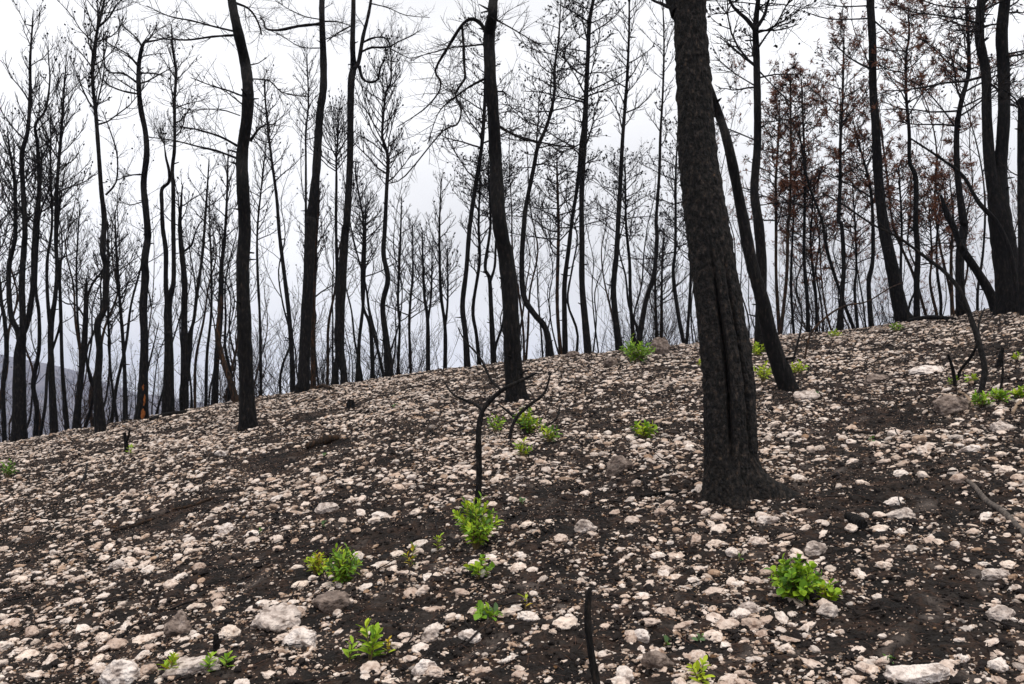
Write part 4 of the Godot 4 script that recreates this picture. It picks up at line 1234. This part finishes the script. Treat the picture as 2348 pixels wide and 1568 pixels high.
func plants():
	var Y := [2, 1, 2, 0, 4]
	var G := [0, 1, 1, 3]
	var D := [0, 3, 0, 1]
	sprout("densest yellow-green sprout at the foot of the forked charred stem", 1090, 1262, 122, 106, 34, 12, 0.055, 0, [1, 2, 0, 1, 3])
	sprout("olive-green bushy sprout, larger of two clumps lower left of centre", 785, 1330, 92, 84, 24, 11, 0.052, 0, [0, 1, 3, 2])
	sprout("yellow-tipped sprout hugging the left of the olive-green clump", 724, 1312, 56, 50, 11, 9, 0.046, 0, [2, 4, 1, 2])
	sprout("single thin sprig between the two bushy centre sprouts", 942, 1312, 30, 60, 3, 7, 0.045, 0, Y)
	sprout("slim sprig touching the left of the densest sprout", 1002, 1262, 26, 48, 2, 8, 0.045, 0, Y)
	sprout("low sprout below the densest sprout with reddish leaf", 1098, 1330, 62, 44, 6, 6, 0.05, 1, [1, 2, 0])
	sprout("tall large-leaved sprig at lower centre left", 848, 1528, 58, 96, 4, 10, 0.07, 0, [1, 0, 2])
	sprout("short sprig left of the tall large-leaved sprig", 800, 1512, 36, 42, 2, 7, 0.055, 0, [1, 0])
	sprout("little sprig right of the tall large-leaved sprig", 888, 1502, 22, 34, 1, 7, 0.045, 0, [2, 4])
	sprout("broad round-leaved green plant right of centre front", 1822, 1368, 130, 94, 34, 10, 0.05, 1, [0, 1, 1, 3, 0])
	sprout("round-leaved shoot trailing right from the broad plant", 1898, 1372, 58, 44, 6, 7, 0.045, 1, [1, 2, 0])
	sprout("low round-leaved seedling left of the tall upright stick", 1112, 1428, 74, 32, 7, 5, 0.05, 1, [0, 1, 5])
	sprout("tiny bright yellow sprig among stones left of upright stick", 1205, 1410, 18, 28, 1, 6, 0.045, 0, [2, 4])
	sprout("small bright clump on mid slope left of thickest trunk", 1475, 1008, 62, 38, 9, 7, 0.06, 1, [1, 2, 0])
	sprout("small clump directly left of the forked charred stem", 1135, 992, 62, 42, 9, 7, 0.06, 0, G)
	sprout("widest clump among burnt twigs right of the forked stem", 1208, 992, 76, 62, 20, 10, 0.06, 0, [0, 1, 2, 3])
	sprout("olive clump at the right end of the twiggy group", 1258, 1020, 60, 40, 9, 7, 0.06, 0, [0, 3, 2])
	sprout("lowest clump of the twiggy group below the burnt twigs", 1197, 1056, 42, 38, 7, 7, 0.055, 0, [0, 2, 1])
	sprout("large dark green bush on the crest beside the skyline rock", 1460, 838, 96, 54, 30, 11, 0.08, 0, [0, 3, 0, 1])
	sprout("upright shoot topping the left of the crest bush", 1446, 832, 24, 66, 3, 10, 0.075, 0, [0, 1])
	sprout("bright leafy clump upper left of the leaning pine's foot", 1733, 818, 44, 34, 9, 8, 0.075, 0, [1, 2])
	sprout("bright leafy clump touching the leaning pine's left side", 1750, 872, 64, 36, 10, 8, 0.065, 0, [1, 2, 2])
	sprout("bright leafy clump right of the leaning pine's foot", 1828, 858, 48, 26, 8, 7, 0.065, 0, [1, 2])
	sprout("tiny yellow-green tuft left of the thickest trunk high up", 1601, 842, 14, 20, 2, 6, 0.05, 0, [1, 2])
	sprout("small tuft on the crest under the straight dark pine", 1912, 776, 32, 18, 6, 7, 0.07, 0, [1, 2, 0])
	sprout("small tuft on the crest at the heavy leaning trunk's foot", 2054, 758, 32, 24, 6, 7, 0.07, 0, [0, 1])
	sprout("ground-hugging green patch right of the dark boulder", 2250, 938, 50, 32, 10, 7, 0.065, 0, [0, 1])
	sprout("middle green patch of the row right of the dark boulder", 2292, 930, 42, 30, 9, 7, 0.065, 0, [0, 1])
	sprout("green patch cut by the right edge beside a pale stick", 2338, 918, 42, 30, 9, 7, 0.065, 0, [1, 2, 0])
	sprout("small sprig behind the dark boulder's top", 2188, 882, 24, 22, 3, 7, 0.055, 0, [1, 0])
	sprout("small sprig between burnt twigs on upper right slope", 2226, 878, 34, 22, 5, 6, 0.055, 0, [1, 2])
	sprout("tiny sprig at right edge under the stump-topped trunk", 2333, 830, 16, 14, 3, 6, 0.055, 0, [1, 2])
	sprout("yellowish sprout cut by the bottom edge, right of centre", 1604, 1586, 56, 44, 4, 7, 0.05, 0, [2, 1, 2])
	sprout("yellow-orange sprout at the bottom edge, left", 388, 1576, 34, 48, 3, 8, 0.05, 0, [4, 2, 1])
	sprout("green sprig left of the short black stake's foot", 474, 1562, 32, 40, 2, 7, 0.055, 0, [1, 0])
	sprout("green sprig right of the short black stake's foot", 515, 1540, 28, 40, 2, 7, 0.05, 0, [1, 0])
	sprout("dark green tuft at the left edge of the slope", 16, 1100, 44, 34, 7, 8, 0.075, 0, [0, 3, 0])
	sprout("bright sprig beside the small forked black stump", 298, 1042, 18, 26, 2, 8, 0.06, 0, [1, 2])
	sprout("yellow-green tuft just left of the straight slope pine's foot", 552, 978, 16, 10, 2, 6, 0.06, 0, [2, 1])
	var tiny := []
	for q in [[1520, 1468], [1600, 1466], [735, 1215], [590, 1222], [740, 1055], [2030, 1520], [1690, 1290], [900, 940], [1190, 1150], [1990, 1010], [1860, 905]]:
		var tn: Node3D = sprout("tiny blue-green seedling of few leaves flat on the dark soil", q[0], q[1], 40, 14, 2, 3, 0.034, 1, [5, 3, 5], "tiny seedlings on the burnt soil")
		tiny.append([tn, 1.0 + q[1], "blue-green"])
	name_by_spot(tiny, "tiny seedling")
